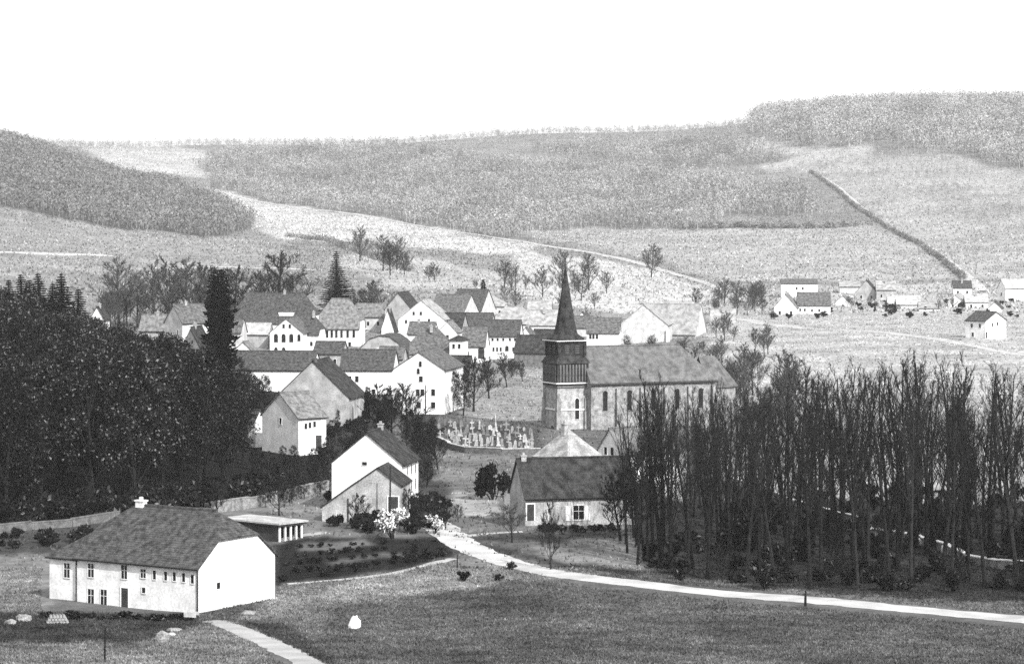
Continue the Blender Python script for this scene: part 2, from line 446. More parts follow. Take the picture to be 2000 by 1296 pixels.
# ------------------------------------------------------------------ buildings
def ray_hit(root, axis, off, px, py):
    """where the sight line through a photo pixel meets the wall plane of a building (its own coordinates)"""
    R = root['_R']
    d = Vector(((px - 1000) / F, 1.0, -(py - HZ) / F))
    o = Vector((0, 0, EYE)) - Vector(root.location)
    Ri = Matrix.Rotation(-R, 3, 'Z')
    o = Ri @ o; d = Ri @ d
    t = (off - o[axis]) / d[axis]
    return o + d * t
WC = {}
def window_mesh(w, h, arched, bars):
    k = (round(w, 2), round(h, 2), arched, bars)
    if k in WC: return WC[k]
    f = MB(); b = .09 if w < 1.3 else .12
    f.box(-w / 2 - b, -w / 2, -.07, .03, -b, h + (0 if arched else b)); f.box(w / 2, w / 2 + b, -.07, .03, -b, h + (0 if arched else b))
    f.box(-w / 2, w / 2, -.10, .03, -b, 0)
    if arched:
        n = 8; r0 = w / 2; r1 = w / 2 + b
        for i in range(n):
            a0 = math.pi * i / n; a1 = math.pi * (i + 1) / n
            q = [(r0 * math.cos(a0), r0 * math.sin(a0)), (r1 * math.cos(a0), r1 * math.sin(a0)), (r1 * math.cos(a1), r1 * math.sin(a1)), (r0 * math.cos(a1), r0 * math.sin(a1))]
            f.add([(x, -.07, h + z) for x, z in q] + [(x, .03, h + z) for x, z in q], [(0, 1, 2, 3), (7, 6, 5, 4), (0, 4, 5, 1), (1, 5, 6, 2), (2, 6, 7, 3), (3, 7, 4, 0)])
    else:
        f.box(-w / 2, w / 2, -.07, .03, h, h + b)
    if bars:
        f.box(-.03, .03, -.045, .02, 0, h); f.box(-w / 2, -.03, -.04, .02, h * .6 - .03, h * .6 + .03); f.box(.03, w / 2, -.04, .02, h * .6 - .03, h * .6 + .03)
    p = MB()
    if arched:
        n = 8; pts = [(-w / 2, 0), (w / 2, 0)] + [(w / 2 * math.cos(math.pi * i / n), h + w / 2 * math.sin(math.pi * i / n)) for i in range(n + 1)]
        m = len(pts)
        p.add([(x, -.02, z) for x, z in pts] + [(x, .02, z) for x, z in pts], [tuple(range(m)), tuple(range(2 * m - 1, m - 1, -1))] + [(i, i + m, (i + 1) % m + m, (i + 1) % m) for i in range(m)])
    else:
        p.box(-w / 2, w / 2, -.02, .02, 0, h)
    WC[k] = (f.mesh('window_frame', M['frame']), p.mesh('pane', M['glass']))
    return WC[k]
def put_window(root, face, px, py, w, h, arched=False, bars=False, name='window', off=None, parent=None):
    ax, o, rz = (1, 0.0, 0.0) if face == 'L' else (0, 0.0, math.pi / 2)
    if off is not None: o = off
    q = ray_hit(root, ax, o, px, py)
    fm, pm = window_mesh(w, h, arched, bars)
    e = link(name, fm, parent or root, (q.x, q.y, q.z - h / 2), rz)
    link('pane', pm, e)
    return e
def put_door(root, face, px, py, w, h, arched=False, off=None):
    ax, o, rz = (1, 0.0, 0.0) if face == 'L' else (0, 0.0, math.pi / 2)
    if off is not None: o = off
    q = ray_hit(root, ax, o, px, py)
    m = MB(); m.box(-w / 2, w / 2, -.04, .03, 0, h)
    if arched: m.tube([(0, -.04, h), (0, .03, h)], [w / 2, w / 2], 14); m.f.append(tuple(range(len(m.v) - 28, len(m.v) - 14))); m.m.append(0)
    d = m.build('door', M['wood'], root, (q.x, q.y, q.z - h / 2), rz)
    fr = MB(); fr.box(-w / 2 - .14, -w / 2, -.09, .03, 0, h); fr.box(w / 2, w / 2 + .14, -.09, .03, 0, h)
    if not arched: fr.box(-w / 2 - .14, w / 2 + .14, -.09, .03, h, h + .14)
    fr.build('door_frame', M['trim'], d)
    return d
def thicken(mb, V, faces, th, mi=0):
    n = len(V)
    edges = {}
    for f in faces:
        for i in range(len(f)):
            e = (f[i], f[(i + 1) % len(f)])
            edges[e] = 1
    out = [tuple(f) for f in faces] + [tuple(i + n for i in reversed(f)) for f in faces]
    for (a, b) in edges:
        if (b, a) not in edges: out.append((a, a + n, b + n, b))
    mb.add(list(V) + [(x, y, z - th) for x, y, z in V], out, mi)
def orient_up(V, f):
    a, b, c = (Vector(V[f[i]]) for i in range(3))
    return tuple(f) if (b - a).cross(c - a).z > 0 else tuple(reversed(f))
def body(root, x0, x1, y0, y1, eave, rise, axis, h0=1.0, h1=1.0, wall='white', roof='slate', zb=-1.5, ov=.4, vo=.25, th=.18, z0=0, names=('wall', 'roof')):
    """one wing: walls under a gabled / half-hipped / hipped roof. s runs along the ridge."""
    if axis == 'x': s0, s1, t0, t1 = x0, x1, y0, y1
    else: s0, s1, t0, t1 = y0, y1, x0, x1
    P = (lambda s, t, z: (s, t, z)) if axis == 'x' else (lambda s, t, z: (t, s, z))
    Wh = (t1 - t0) / 2; tm = (t0 + t1) / 2; k = rise / Wh
    mb = MB()
    ring = [(s0, t0), (s1, t0), (s1, t1), (s0, t1)]
    if axis == 'y': ring = ring[::-1]
    b = [P(s, t, zb) for s, t in ring]; e = [P(s, t, eave) for s, t in ring]
    mb.add(b + e, [(i, (i + 1) % 4, 4 + (i + 1) % 4, 4 + i) for i in range(4)])
    for s, h, q in ((s0, h0, -1), (s1, h1, 1)):
        if h > 0.02:
            pts = [P(s, t0, eave), P(s, tm - Wh * (1 - h), eave + rise * h)]
            if h < .99: pts.append(P(s, tm + Wh * (1 - h), eave + rise * h))
            pts.append(P(s, t1, eave))
            f = list(range(len(pts)))
            mb.add(pts, [tuple(f) if (q > 0) == (axis == 'y') else tuple(f[::-1])])
    w = mb.build(names[0], M[wall], root)
    # roof
    W2 = Wh + ov; ze = eave - k * ov + th; rz_ = eave + rise + th; R2 = rz_ - ze
    a0, a1 = s0 - (vo if h0 > .02 else ov), s1 + (vo if h1 > .02 else ov)
    i0 = (1 - h0) * Wh + (0 if h0 > .02 else ov * 1.0); i1 = (1 - h1) * Wh + (0 if h1 > .02 else ov * 1.0)
    c0 = (1 - h0) if h0 > .02 else 1.0; c1 = (1 - h1) if h1 > .02 else 1.0
    if a0 + i0 > a1 - i1 - .05:
        m_ = (a0 + i0 + a1 - i1) / 2; i0 = m_ - .03 - a0; i1 = a1 - m_ - .03
    V = []; 
    def v(s, t, z): V.append(P(s, t, z)); return len(V) - 1
    ra, rb = v(a0 + i0, tm, rz_), v(a1 - i1, tm, rz_)
    faces = []; hips = []
    clip = {}
    for sg in (-1, 1):
        A = v(a0, tm + sg * W2, ze); B = v(a1, tm + sg * W2, ze)
        poly = [A, B]
        if h1 > .02 and h1 < .99: cb = v(a1, tm + sg * W2 * (1 - h1), ze + R2 * h1); clip[(1, sg)] = cb; poly.append(cb)
        elif h1 <= .02: clip[(1, sg)] = B
        poly += [rb, ra]
        if h0 > .02 and h0 < .99: ca = v(a0, tm + sg * W2 * (1 - h0), ze + R2 * h0); clip[(0, sg)] = ca; poly.append(ca)
        elif h0 <= .02: clip[(0, sg)] = A
        faces.append(poly)
    if h0 < .99: faces.append([clip[(0, -1)], clip[(0, 1)], ra])
    if h1 < .99: faces.append([clip[(1, -1)], clip[(1, 1)], rb])
    faces = [orient_up(V, f) for f in faces]
    rm = MB(); thicken(rm, V, faces, th)
    r = rm.build(names[1], M[roof], root)
    for sg in (-1, 1):
        tt = tm + sg * (W2 + .05)
        MB().tube([P(a0 + .05, tt, ze - .06), P(a1 - .05, tt, ze - .06)], [.085, .085], 5).build('gutter', M['iron'], r)
    cap = MB(); cap.tube([P(a0 + i0, tm, rz_ + .02), P(a1 - i1, tm, rz_ + .02)], [.16, .16], 6)
    cap.build('ridge_cap', M[roof], r)
    return w, r
def chimney(root, x, y, z0, z1, w=.7, dp=.7, m='grey', parent=None):
    c = MB(); c.box(-w / 2, w / 2, -dp / 2, dp / 2, 0, z1 - z0); c.box(-w / 2 - .1, w / 2 + .1, -dp / 2 - .1, dp / 2 + .1, z1 - z0, z1 - z0 + .16)
    c.box(-.16, .16, -.16, .16, z1 - z0 + .16, z1 - z0 + .5)
    return c.build('chimney', M[m], parent or root, (x, y, z0))

def house(name, label, cat, l, m, r, th, base, eave, ridge, axis, h0=1.0, h1=1.0, wall='white', roof='roof', L=None, Wd=None, d=None, group='houses of the village', chim=(), ov=.4, body_=True):
    """corner m nearest; left face runs m->l, right face m->r (photo columns); base/eave/ridge are photo rows"""
    if d is None: d = solve(m, base)
    x = at(m, d); zb = EYE - (base - HZ) * d / F
    zb = min(zb, gz(x, d) + .3)
    T = rad(th)
    def run(px, ux, uy):
        k = (px - 1000) / F
        return (k * d - x) / (ux - k * uy)
    if L is None: L = abs(run(l, -math.cos(T), math.sin(T)))
    if Wd is None: Wd = abs(run(r, math.sin(T), math.cos(T)))
    big = False
    if axis == 'y' and Wd > 22 and th < 20: Wd = 13.0
    if axis == 'x' and th < 16 and Wd > 11:
        big = True
        Wd = 11.5; T = rad(th * .45)
        L = abs(run(l, -math.cos(T), math.sin(T))) if l is not None else L
    root = empty(name, (x, d, zb), -T, label, cat, group)
    root['_R'] = -T; root['_L'] = L; root['_W'] = Wd
    eh = (EYE - (eave - HZ) * d / F) - zb
    # ridge height at the middle of the building (or of the gable)
    if axis == 'y': cx, cy = -L / 2, 0
    else: cx, cy = 0 if h0 > .5 else -L / 2, Wd / 2
    dd = d + (-cx) * math.sin(T) * 1 + cy * math.cos(T)
    rise = (EYE - (ridge - HZ) * dd / F) - zb - eh
    root['_e'] = eh; root['_r'] = rise
    if big and rise > 5: h0, h1 = min(h0, .3), min(h1, .45)
    if body_:
        if axis == 'x': w, rf = body(root, -L, 0, 0, Wd, eh, rise, 'x', h1, h0, wall, roof, ov=ov)
        else: w, rf = body(root, -L, 0, 0, Wd, eh, rise, 'y', h0, h1, wall, roof, ov=ov)
        root['_roof'] = rf.name
        for fr, hh in chim:
            if axis == 'x': chimney(root, -L * fr, Wd / 2, eh + rise - .8, eh + rise + hh, parent=rf)
            else: chimney(root, -L / 2, Wd * fr, eh + rise - .8, eh + rise + hh, parent=rf)
    return root
def wins(root, face, pts, w, h, arched=False, bars=False, off=None):
    for px, py in pts: put_window(root, face, px, py, w, h, arched, bars, off=off)

# --- the farm in the foreground
t = house('farmhouse', 'long white farm with steep dark half-hipped roof beside the curved path', 'farmhouse', 150, 388, 537, 33, 1196, 1107, 1003, 'x', .52, .55, 'white', 'roof', ov=.45, group='foreground farm buildings')
wins(t, 'L', [(178, 1113), (243, 1116)], .85, 1.5, bars=True)
wins(t, 'L', [(280, 1119)], .75, .95, bars=True)
wins(t, 'L', [(302, 1122), (324, 1124), (341, 1125), (359, 1127), (376, 1130)], .42, .95)
wins(t, 'L', [(178, 1165), (203, 1166)], .9, 1.75, bars=True)
wins(t, 'L', [(281, 1152)], .5, .6)
put_door(t, 'L', 244, 1168, 1.0, 2.3)
wins(t, 'R', [(426, 1143)], .6, .7)
for nm, z0_, z1_ in (('wall_patch', .6, 2.6),):
    q = ray_hit(t, 0, 0, 496, 1147)
    m = MB(); m.box(-1.2, 1.2, -.03, .02, 0, .06 + 0); m.box(-1.2, -1.12, -.03, .02, -1.6, 0); m.box(1.12, 1.2, -.03, .02, -1.6, 0)
    m.build('blocked_door_frame', M['cream'], t, (q.x, q.y, q.z + .6), math.pi / 2)
rf = bpy.data.objects[t['_roof']]
chimney(t, -t['_L'] + 3.6, t['_W'] / 2, t['_e'] + t['_r'] - 1.6, t['_e'] + t['_r'] + .6, 1.1, .7, 'white', rf)
a = t['_L']
w, r_ = body(t, -a - 4.2, -a - .003, .2, 7.5, 4.6, 2.6, 'x', .02, 1, 'white', 'roof', names=('annex_wall', 'annex_roof'), ov=.3)
q = ray_hit(t, 1, .2, 131, 1113)
put_window(t, 'L', 131, 1113, .85, 1.6, bars=True, off=.2)
for xx, mm in ((-a - .02, 'iron'), (-.12, 'iron')):
    MB().tube([(xx, -.08, -.3), (xx, -.08, t['_e'] - .1)], [.08, .08], 6).build('drainpipe', M[mm], t)

# --- open shed behind the farm
t = house('open_shed', 'open sided shed with flat pale roof on white posts behind the farm', 'shed', 440, 545, 592, 40, 1058, 1024, 1016, 'x', body_=False, group='foreground farm buildings')
L_, W_, e_ = t['_L'], t['_W'], t['_e']
MB().box(-L_ - .5, .5, -.5, W_ + .5, e_, e_ + .22).build('roof', M['vroof'], t)
MB().box(-L_ - .3, .3, -.3, W_ + .3, e_ - .25, e_ - .003).build('roof_beam', M['wood'], t)
MB().box(-L_, -.2, .05, .25, -1, e_ - .26).build('wall', M['wood'], t)
MB().box(-L_, -.2, W_ - .2, W_, -1, e_ - .26).build('wall', M['wood'], t)
for k in range(5):
    MB().box(-.12, .12, -.12, .12, -1, e_ - .256).build('post', M['white'], t, (-.1, .2 + k * (W_ - .4) / 4, 0))

# --- tall white gable and the shed in front of it
t = house('white_house', 'white house whose broad blank gable rises behind the grey lean-to shed', 'house', 648, 785, 817, 11, 1002, 906, 847, 'y', 1, 1, 'white', 'slate')
wins(t, 'R', [(795, 918), (803, 916), (811, 914)], .8, 1.3)
wins(t, 'R', [(795, 950), (803, 947), (811, 944)], .8, 1.5)
wins(t, 'L', [(712, 905)], .7, .5)
rf = bpy.data.objects[t['_roof']]
chimney(t, -t['_L'] / 2, t['_W'] * .8, t['_e'] + t['_r'] - .6, t['_e'] + t['_r'] + .7, parent=rf)

def profile_house(name, label, cat, px0, base, profile, length, th, wall, roof, d=None, ov=.3, group='houses of the village', m_side='L'):
    """walls under a free roof line. profile: photo points of the front gable from left eave to right eave"""
    if d is None: d = solve(px0, base)
    x = at(px0, d); zb = EYE - (base - HZ) * d / F
    T = rad(th)
    root = empty(name, (x, d, zb), -T, label, cat, group)
    root['_R'] = -T
    pts = [ray_hit(root, 1, 0, px, py) for px, py in profile]
    pts = [(p.x, p.z) for p in pts]
    n = len(pts)
    V = [(pts[0][0], 0, -1.5)] + [(a, 0, b) for a, b in pts] + [(pts[-1][0], 0, -1.5)]
    k = len(V)
    V2 = V + [(a, length, c) for a, b, c in V]
    mb = MB(); mb.add(V2, [tuple(range(k))[::-1], tuple(range(k, 2 * k))] + [(i, (i + 1), (i + 1) + k, i + k) for i in (0, k - 2)])
    mb.build('wall', M[wall], root)
    q = [list(p) for p in pts]
    for i, j in ((0, 1), (n - 1, n - 2)):
        dx, dz = pts[i][0] - pts[j][0], pts[i][1] - pts[j][1]
        s = ov / max(.01, math.hypot(dx, dz)); q[i] = [pts[i][0] + dx * s, pts[i][1] + dz * s]
    V = [(a, -.3, b + .2) for a, b in q] + [(a, length + .3, b + .2) for a, b in q]
    rm = MB(); thicken(rm, V, [orient_up(V, (i, i + 1, i + 1 + n, i + n)) for i in range(n - 1)], .2)
    rm.build('roof', M[roof], root)
    root['_pts'] = [c for p in pts for c in p]
    return root
t = profile_house('lean_to_shed', 'grey rough stone shed with lopsided gable against the white house', 'shed', 735, 1022, [(629, 990), (685, 950), (738, 914), (783, 948)], 7.5, 8, 'grey', 'slate')
put_door(t, 'L', 768, 985, 1.4, 2.2)
MB().tube([(-3.9, -.12, -1), (-3.9, -.12, 3.4)], [.09, .09], 6).build('drainpipe', M['iron'], t)

# --- the long low house right of the centre
t = house('long_cottage', 'long low cottage with big dark roof behind the road bend', 'cottage', None, 1026, 1242, 76, 1031, 968, 898, 'y', 1, 1, 'grey', 'slate', L=8.5, ov=.5)
wins(t, 'R', [(1130, 1000)], 1.5, 1.9, bars=True)
q = ray_hit(t, 0, 0, 1119, 1003)
for dy in (-1.5, .95):
    MB().box(-.03, .03, 0, .7, -.1, 1.9).build('shutter', M['white'], t, (.06, q.y + dy + .45 if dy < 0 else q.y + dy + .75, q.z - .8))
put_door(t, 'R', 1036, 1000, 1.0, 2.2)
rf = bpy.data.objects[t['_roof']]
chimney(t, -t['_L'] / 2, .8, t['_e'] + t['_r'] - .9, t['_e'] + t['_r'] + .5, parent=rf)
house('white_outbuilding', 'small white gabled outbuilding joined to the left end of the long cottage', 'outbuilding', 985, 1012, 1018, 25, 1018, 962, 946, 'y', 1, 1, 'white', 'slate', Wd=5, group='village outbuildings')

# --- church precinct
house('pyramid_roof_house', 'low building with a pale pyramid roof under the church tower', 'house', 1046, 1108, 1172, 45, 962, 893, 838, 'x', 0, 0, 'cream', 'lroof')
t = house('chapel_cottage', 'little white gabled cottage with two windows right of the pyramid roof', 'cottage', 1168, 1214, 1330, 52, 945, 884, 838, 'y', 1, 1, 'white', 'dstone', group='houses of the village')
wins(t, 'L', [(1183, 880), (1196, 881)], .75, 1.2)

def church():
    d = 552.0; th = rad(66); px = 1090
    x = at(px, d); zb = gz(x, d)
    root = empty('church', (x, d, zb), -th, 'dark stone village church with slender slate spire and long grey nave', 'church')
    root['_R'] = -th
    Z = lambda py: EYE - (py - HZ) * d / F - zb
    s = 6.0
    zt, zg0, zg1, zs, za = Z(757), Z(752), Z(701), Z(662), Z(520)
    MB().box(-s, 0, 0, s, -2, zt).build('tower', M['tstone'], root)
    # stepped buttresses on the near corners
    for (bx, by) in ((.0, .0), (.0, s), (-s, .0)):
        b = MB(); b.box(-.55, .55, -.55, .55, -2, zt * .42); b.box(-.42, .42, -.42, .42, zt * .42, zt * .74); b.box(-.3, .3, -.3, .3, zt * .74, zt - .2)
        b.build('buttress', M['stone'], root, (bx, by, 0))
    MB().box(-s - .18, .18, -.18, s + .18, zt * .45, zt * .45 + .25).build('string_course', M['trim'], root)
    MB().box(-s - .3, .3, -.3, s + .3, zt, zt + .35).build('cornice', M['dstone'], root)
    # slate-hung belfry: broad gallery stage and narrower lantern
    g = MB(); g.box(-s - .35, .35, -.35, s + .35, zt + .353, zg1 - .9)
    be = g.build('gallery', M['spire'], root)
    sk = MB()
    a, b_ = .62, -.2; z0, z1 = zg1 - .9, zg1 + .5
    def ring(o, z): return [(-s - o, -o, z), (o, -o, z), (o, s + o, z), (-s - o, s + o, z)]
    sk.add(ring(a, z0) + ring(b_, z1), [(i, (i + 1) % 4, 4 + (i + 1) % 4, 4 + i) for i in range(4)] + [(0, 3, 2, 1), (4, 5, 6, 7)])
    sk.build('skirt_roof', M['slate'], root)
    for k in range(9):
        for fx in (0, 1):
            u = .35 + k * (s - .7) / 8
            m = MB(); m.box(-.12, .12, -.06, .06, 0, (zg1 - 1.0) - (zt + 1.2))
            m.build('baluster', M['dstone'], be, ((.42, u, zt + 1.1) if fx else (-u, -.42, zt + 1.1)), math.pi / 2 if fx else 0)
    for fx in (0, 1):
        m = MB(); m.box(-s / 2 - .5, s / 2 + .5, -.1, .1, 0, .22)
        m.build('gallery_rail', M['trim'], be, (.5, s / 2, zt + .72) if fx else (-s / 2, -.5, zt + .72), math.pi / 2 if fx else 0)
    i_ = .25
    lan = MB(); lan.box(-s + i_, -i_, i_, s - i_, z1 - .1, zs - .3)
    ln = lan.build('belfry', M['spire'], root)
    for fx in (0, 1):
        for u in (s * .32, s * .68):
            lv = MB(); lv.box(-.5, .5, -.05, .05, 0, zs - z1 - 1.3)
            lo = lv.build('sound_opening', M['glass'], ln, (-i_ + .03, u, z1 + .35) if fx else (-u, i_ - .03, z1 + .35), math.pi / 2 if fx else 0)
            for k in range(5):
                MB().box(-.5, .5, -.13, -.02, 0, .08).build('louvre', M['dstone'], lo, (0, 0, .15 + k * (zs - z1 - 1.6) / 5))
    for (cx, cy) in ((-i_, i_), (-i_, s - i_), (-s + i_, i_)):
        MB().box(-.28, .28, -.28, .28, z1 - .05, zs - .31).build('corner_post', M['spire'], root, (cx, cy, 0))
    # spire: flared square foot changing to an octagon
    cx, cy = -s / 2, s / 2
    sp = MB(); n = 8
    def octa(rr, z, sq=0):
        o = []
        for k in range(8):
            an = math.pi / 8 + k * math.pi / 4
            r2 = rr / max(abs(math.cos(an)), abs(math.sin(an))) if sq else rr
            o.append((cx + r2 * math.cos(an), cy + r2 * math.sin(an), z))
        return o
    H = za - zs
    rings = [octa(s / 2 + .35, zs - .3, 1), octa(s / 2 + .3, zs + .05, 1), octa(s * .39, zs + .85), octa(s * .31, zs + H * .2), octa(s * .2, zs + H * .48), octa(s * .1, zs + H * .76), octa(.05, za)]
    V = [p for r in rings for p in r]
    sp.add(V, [(i * 8 + k, i * 8 + (k + 1) % 8, (i + 1) * 8 + (k + 1) % 8, (i + 1) * 8 + k) for i in range(len(rings) - 1) for k in range(8)] + [tuple(range(7, -1, -1))])
    spo = sp.build('spire', M['spire'], root)
    MB().box(-.35, s + .35, -.06, .06, 0, .16).build('eave_trim', M['trim'], spo, (.38, 0, zs - .46), math.pi / 2)
    MB().box(-s - .35, .35, -.06, .06, 0, .16).build('eave_trim', M['trim'], spo, (0, -.38, zs - .46))
    cr = MB(); cr.box(-.05, .05, -.05, .05, 0, 1.5); cr.box(-.05, .05, -.4, -.053, .9, 1.0); cr.box(-.05, .05, .053, .4, .9, 1.0)
    cr.build('cross', M['iron'], spo, (cx, cy, za - .1))
    # tower openings
    put_window(root, 'R', 1127, 800, .9, 3.6, True)
    put_window(root, 'R', 1126, 846, .45, .9, True)
    put_window(root, 'L', 1079, 789, .4, .8)
    put_door(root, 'L', 1079, 850, 1.3, 2.6, True)
    # nave
    y0, y1 = s, s + 27; xa, xb = -s / 2 - 5.2, -s / 2 + 5.2
    ze, zr = Z(746), Z(681)
    w, rf = body(root, xa, xb, y0, y1, ze, zr - ze, 'y', 1, 0, 'stone', 'nave', zb=-2, ov=.55, names=('nave_wall', 'nave_roof'))
    for k in range(5):
        yy = y0 + 3 + k * 5.2
        fm, pm = window_mesh(1.0, 3.4, True, False)
        fm = fm if 'nf' not in WC else WC['nf']
        if 'nf' not in WC:
            fm = fm.copy(); fm.materials[0] = M['stone']; WC['nf'] = fm
        e = link('nave_window', fm, root, (xb, yy, ze * .38), math.pi / 2); link('pane', pm, e)
        b = MB(); b.box(-.02, .9, -.45, .45, -2, ze * .55); b.box(-.02, .55, -.38, .38, ze * .55, ze * .85)
        b.build('buttress', M['stone'], root, (xb, yy + 2.6, 0))
    MB().box(xb - .02, xb + .5, y0 - .2, y1 + .3, ze - .55, ze - .3).build('gutter', M['iron'], root)
    # choir with polygonal end
    c0 = y1; ch = ze - 1.6; wv = 3.9; cxx = -s / 2
    plan = [(cxx + wv, c0 - 1), (cxx + wv, c0 + 3), (cxx + wv * .45, c0 + 6.4), (cxx - wv * .45, c0 + 6.4), (cxx - wv, c0 + 3), (cxx - wv, c0 - 1)]
    m = MB(); n = len(plan)
    m.add([(a, b, -2) for a, b in plan] + [(a, b, ch) for a, b in plan], [(i, (i + 1) % n, n + (i + 1) % n, n + i) for i in range(n)])
    m.build('choir_wall', M['stone'], root)
    V = [(cxx + (a - cxx) * 1.1, c0 + (b - c0) * 1.08, ch - .1) for a, b in plan] + [(cxx, c0 - 1, zr - 2.2), (cxx, c0 + 2.6, zr - 2.2)]
    fs = [orient_up(V, f) for f in ((0, 1, 7, 6), (1, 2, 7), (2, 3, 7), (3, 4, 7), (4, 5, 6, 7))]
    m = MB(); thicken(m, V, fs, .2); m.build('choir_roof', M['nave'], root)
    # stair turret on the north-west corner
    m = MB(); m.tube([(-s - .2, s * .3, -2), (-s - .2, s * .3, zt * .72)], [1.2, 1.2], 8); m.tube([(-s - .2, s * .3, zt * .72), (-s - .2, s * .3, zt * .72 + 2.2)], [1.4, .05], 8)
    m.build('stair_turret', M['stone'], root)
    return root
church()

# --- left of the church: houses and barns
t = house('stone_house', 'tall house with grey speckled gable and white front half hidden by the dark wood', 'house', 512, 583, 637, 50, 890, 816, 768, 'y', 1, 1, 'white', 'roof')
wins(t, 'R', [(597, 832), (605, 830), (614, 828)], .55, 1.0)
put_door(t, 'R', 622, 864, 1.3, 2.6)
wins(t, 'L', [(548, 822)], .7, 1.1)
t = house('gable_barn', 'grey barn whose wide gable under dark verges faces the viewer', 'barn', 540, 682, 712, 10, 850, 776, 706, 'y', 1, 1, 'grey', 'slate', d=562)
rf = bpy.data.objects[t['_roof']]; chimney(t, -t['_L'] / 2, 1.2, t['_e'] + t['_r'] - .5, t['_e'] + t['_r'] + .5, .9, .9, 'dstone', rf)
t = house('long_white_barn', 'long white walled barn with a dark open bay at its left end', 'barn', 440, 610, 642, 14, 776, 722, 687, 'x', 1, 1, 'white', 'roof', d=655)
q = ray_hit(t, 1, 0, 466, 745); MB().box(-2.7, 2.7, -.06, .03, -2.1, 2.0).build('barn_door', M['wood'], t, (q.x, 0, q.z))
q = ray_hit(t, 1, 0, 503, 757); MB().box(-.6, .6, -.06, .03, -1.3, 1.1).build('door', M['wood'], t, (q.x, 0, q.z))
t = house('low_white_house', 'low white house with a pair of windows behind the grey barn', 'house', 664, 766, 795, 12, 775, 722, 684, 'x', 1, 1, 'white', 'roof', d=652)
wins(t, 'L', [(683, 740), (697, 740)], .8, 1.35); wins(t, 'L', [(684, 764), (697, 764), (730, 764)], .8, 1.0)
t = house('three_storey_house', 'white house with tall gable of many windows left of the churchyard', 'house', 768, 868, 905, 11, 810, 722, 688, 'y', 1, 1, 'white', 'roof', d=592)
wins(t, 'L', [(821, 712), (817, 726)], .6, .9, True); wins(t, 'L', [(822, 740)], .8, 1.2)
wins(t, 'L', [(816, 766), (825, 766), (846, 766)], .8, 1.35); wins(t, 'L', [(846, 791), (818, 791)], .9, 1.3)
t = house('dark_roof_house', 'house with dark roof tucked behind the white tall gable', 'house', 838, 914, 926, 12, 790, 736, 696, 'x', 1, 1, 'grey', 'slate', d=660)
t = house('school', 'white gabled schoolhouse with three tall arched windows', 'schoolhouse', 527, 591, 612, 8, 692, 650, 623, 'y', 1, 1, 'white', 'roof', d=826)
wins(t, 'L', [(539, 662), (554, 662), (569, 662)], 1.2, 1.9, True); wins(t, 'L', [(584, 661)], .9, 1.6, True)
wins(t, 'L', [(554, 637), (566, 637)], .7, 1.2); wins(t, 'L', [(539, 685), (554, 685)], 1.0, 1.1, True)
t = house('school_annex', 'low house with dark roof joined to the right of the schoolhouse', 'house', 594, 622, 652, 14, 690, 653, 614, 'x', 1, 1, 'white', 'roof', d=832)
t = house('long_roof_house', 'long house with a huge pale hipped roof behind the schoolhouse', 'house', 458, 612, 648, 14, 680, 630, 573, 'x', .3, 1, 'white', 'roof', d=872)
rf = bpy.data.objects[t['_roof']]
q = ray_hit(t, 1, 1.2, 559, 616); m = MB()
m.add([(-1.6, 0, -1.6), (1.6, 0, -1.6), (2.5, 0, .9), (-2.5, 0, .9), (-1.6, 3, -1.6), (1.6, 3, -1.6), (2.5, 3, .9), (-2.5, 3, .9)], [(0, 1, 2, 3), (7, 6, 5, 4), (0, 4, 5, 1), (1, 5, 6, 2), (2, 6, 7, 3), (3, 7, 4, 0)])
m.build('dormer', M['white'], rf, (q.x, q.y, q.z))
house('wall_shed', 'low annex with a bright sheet roof below the long hipped roof', 'shed', 466, 524, 534, 10, 692, 652, 632, 'x', 1, 1, 'grey', 'vroof', d=832, group='village outbuildings')
t = house('many_window_house', 'long house with a row of narrow windows right of the schoolhouse', 'house', 622, 701, 742, 14, 682, 640, 584, 'x', 1, 1, 'white', 'roof', d=852)
wins(t, 'L', [(630, 652), (639, 652), (648, 652), (657, 652), (667, 652), (679, 652), (691, 652)], .75, 2.2); wins(t, 'L', [(683, 673)], .8, 1.6)
house('narrow_gable', 'narrow white building with a steep pointed gable', 'house', 745, 769, 776, 8, 686, 642, 605, 'y', 1, 1, 'white', 'slate', d=842)
t = house('timber_barn', 'grey gabled barn behind the bright white gable', 'barn', 752, 804, 850, 12, 668, 604, 572, 'y', 1, 1, 'grey', 'slate', d=905)
t = house('bright_gable_house', 'broad white gable with small windows and a pale roof slope', 'house', 778, 868, 905, 10, 672, 624, 587, 'y', 1, 1, 'white', 'lroof', d=868)
wins(t, 'L', [(793, 628), (806, 630), (818, 628), (808, 612), (822, 612), (838, 626)], .7, 1.1)
t = profile_house('arched_barn', 'barn with a low curved dark gable in the middle of the village', 'barn', 745, 712, [(690, 692), (706, 678), (722, 662), (740, 656), (760, 657), (776, 668), (792, 684), (802, 696)], 16, 8, 'grey', 'roof', d=772)
put_door(t, 'L', 745, 690, 2.4, 2.6)
house('broad_roof_house', 'house with a broad grey roof right of the curved barn gable', 'house', 800, 878, 900, 12, 722, 690, 642, 'x', 1, 1, 'white', 'roof', d=758)
t = house('white_turret_house', 'small square white house beside the arched gateway', 'house', 878, 904, 914, 16, 712, 664, 655, 'x', 0, 0, 'white', 'slate', d=752)
wins(t, 'L', [(886, 676), (897, 676)], .7, 1.2)
t = house('gateway_house', 'white wing with one dark arched gateway', 'house', 902, 947, 966, 12, 704, 676, 640, 'x', 1, 1, 'white', 'roof', d=788)
put_door(t, 'L', 940, 692, 1.8, 2.2, True)
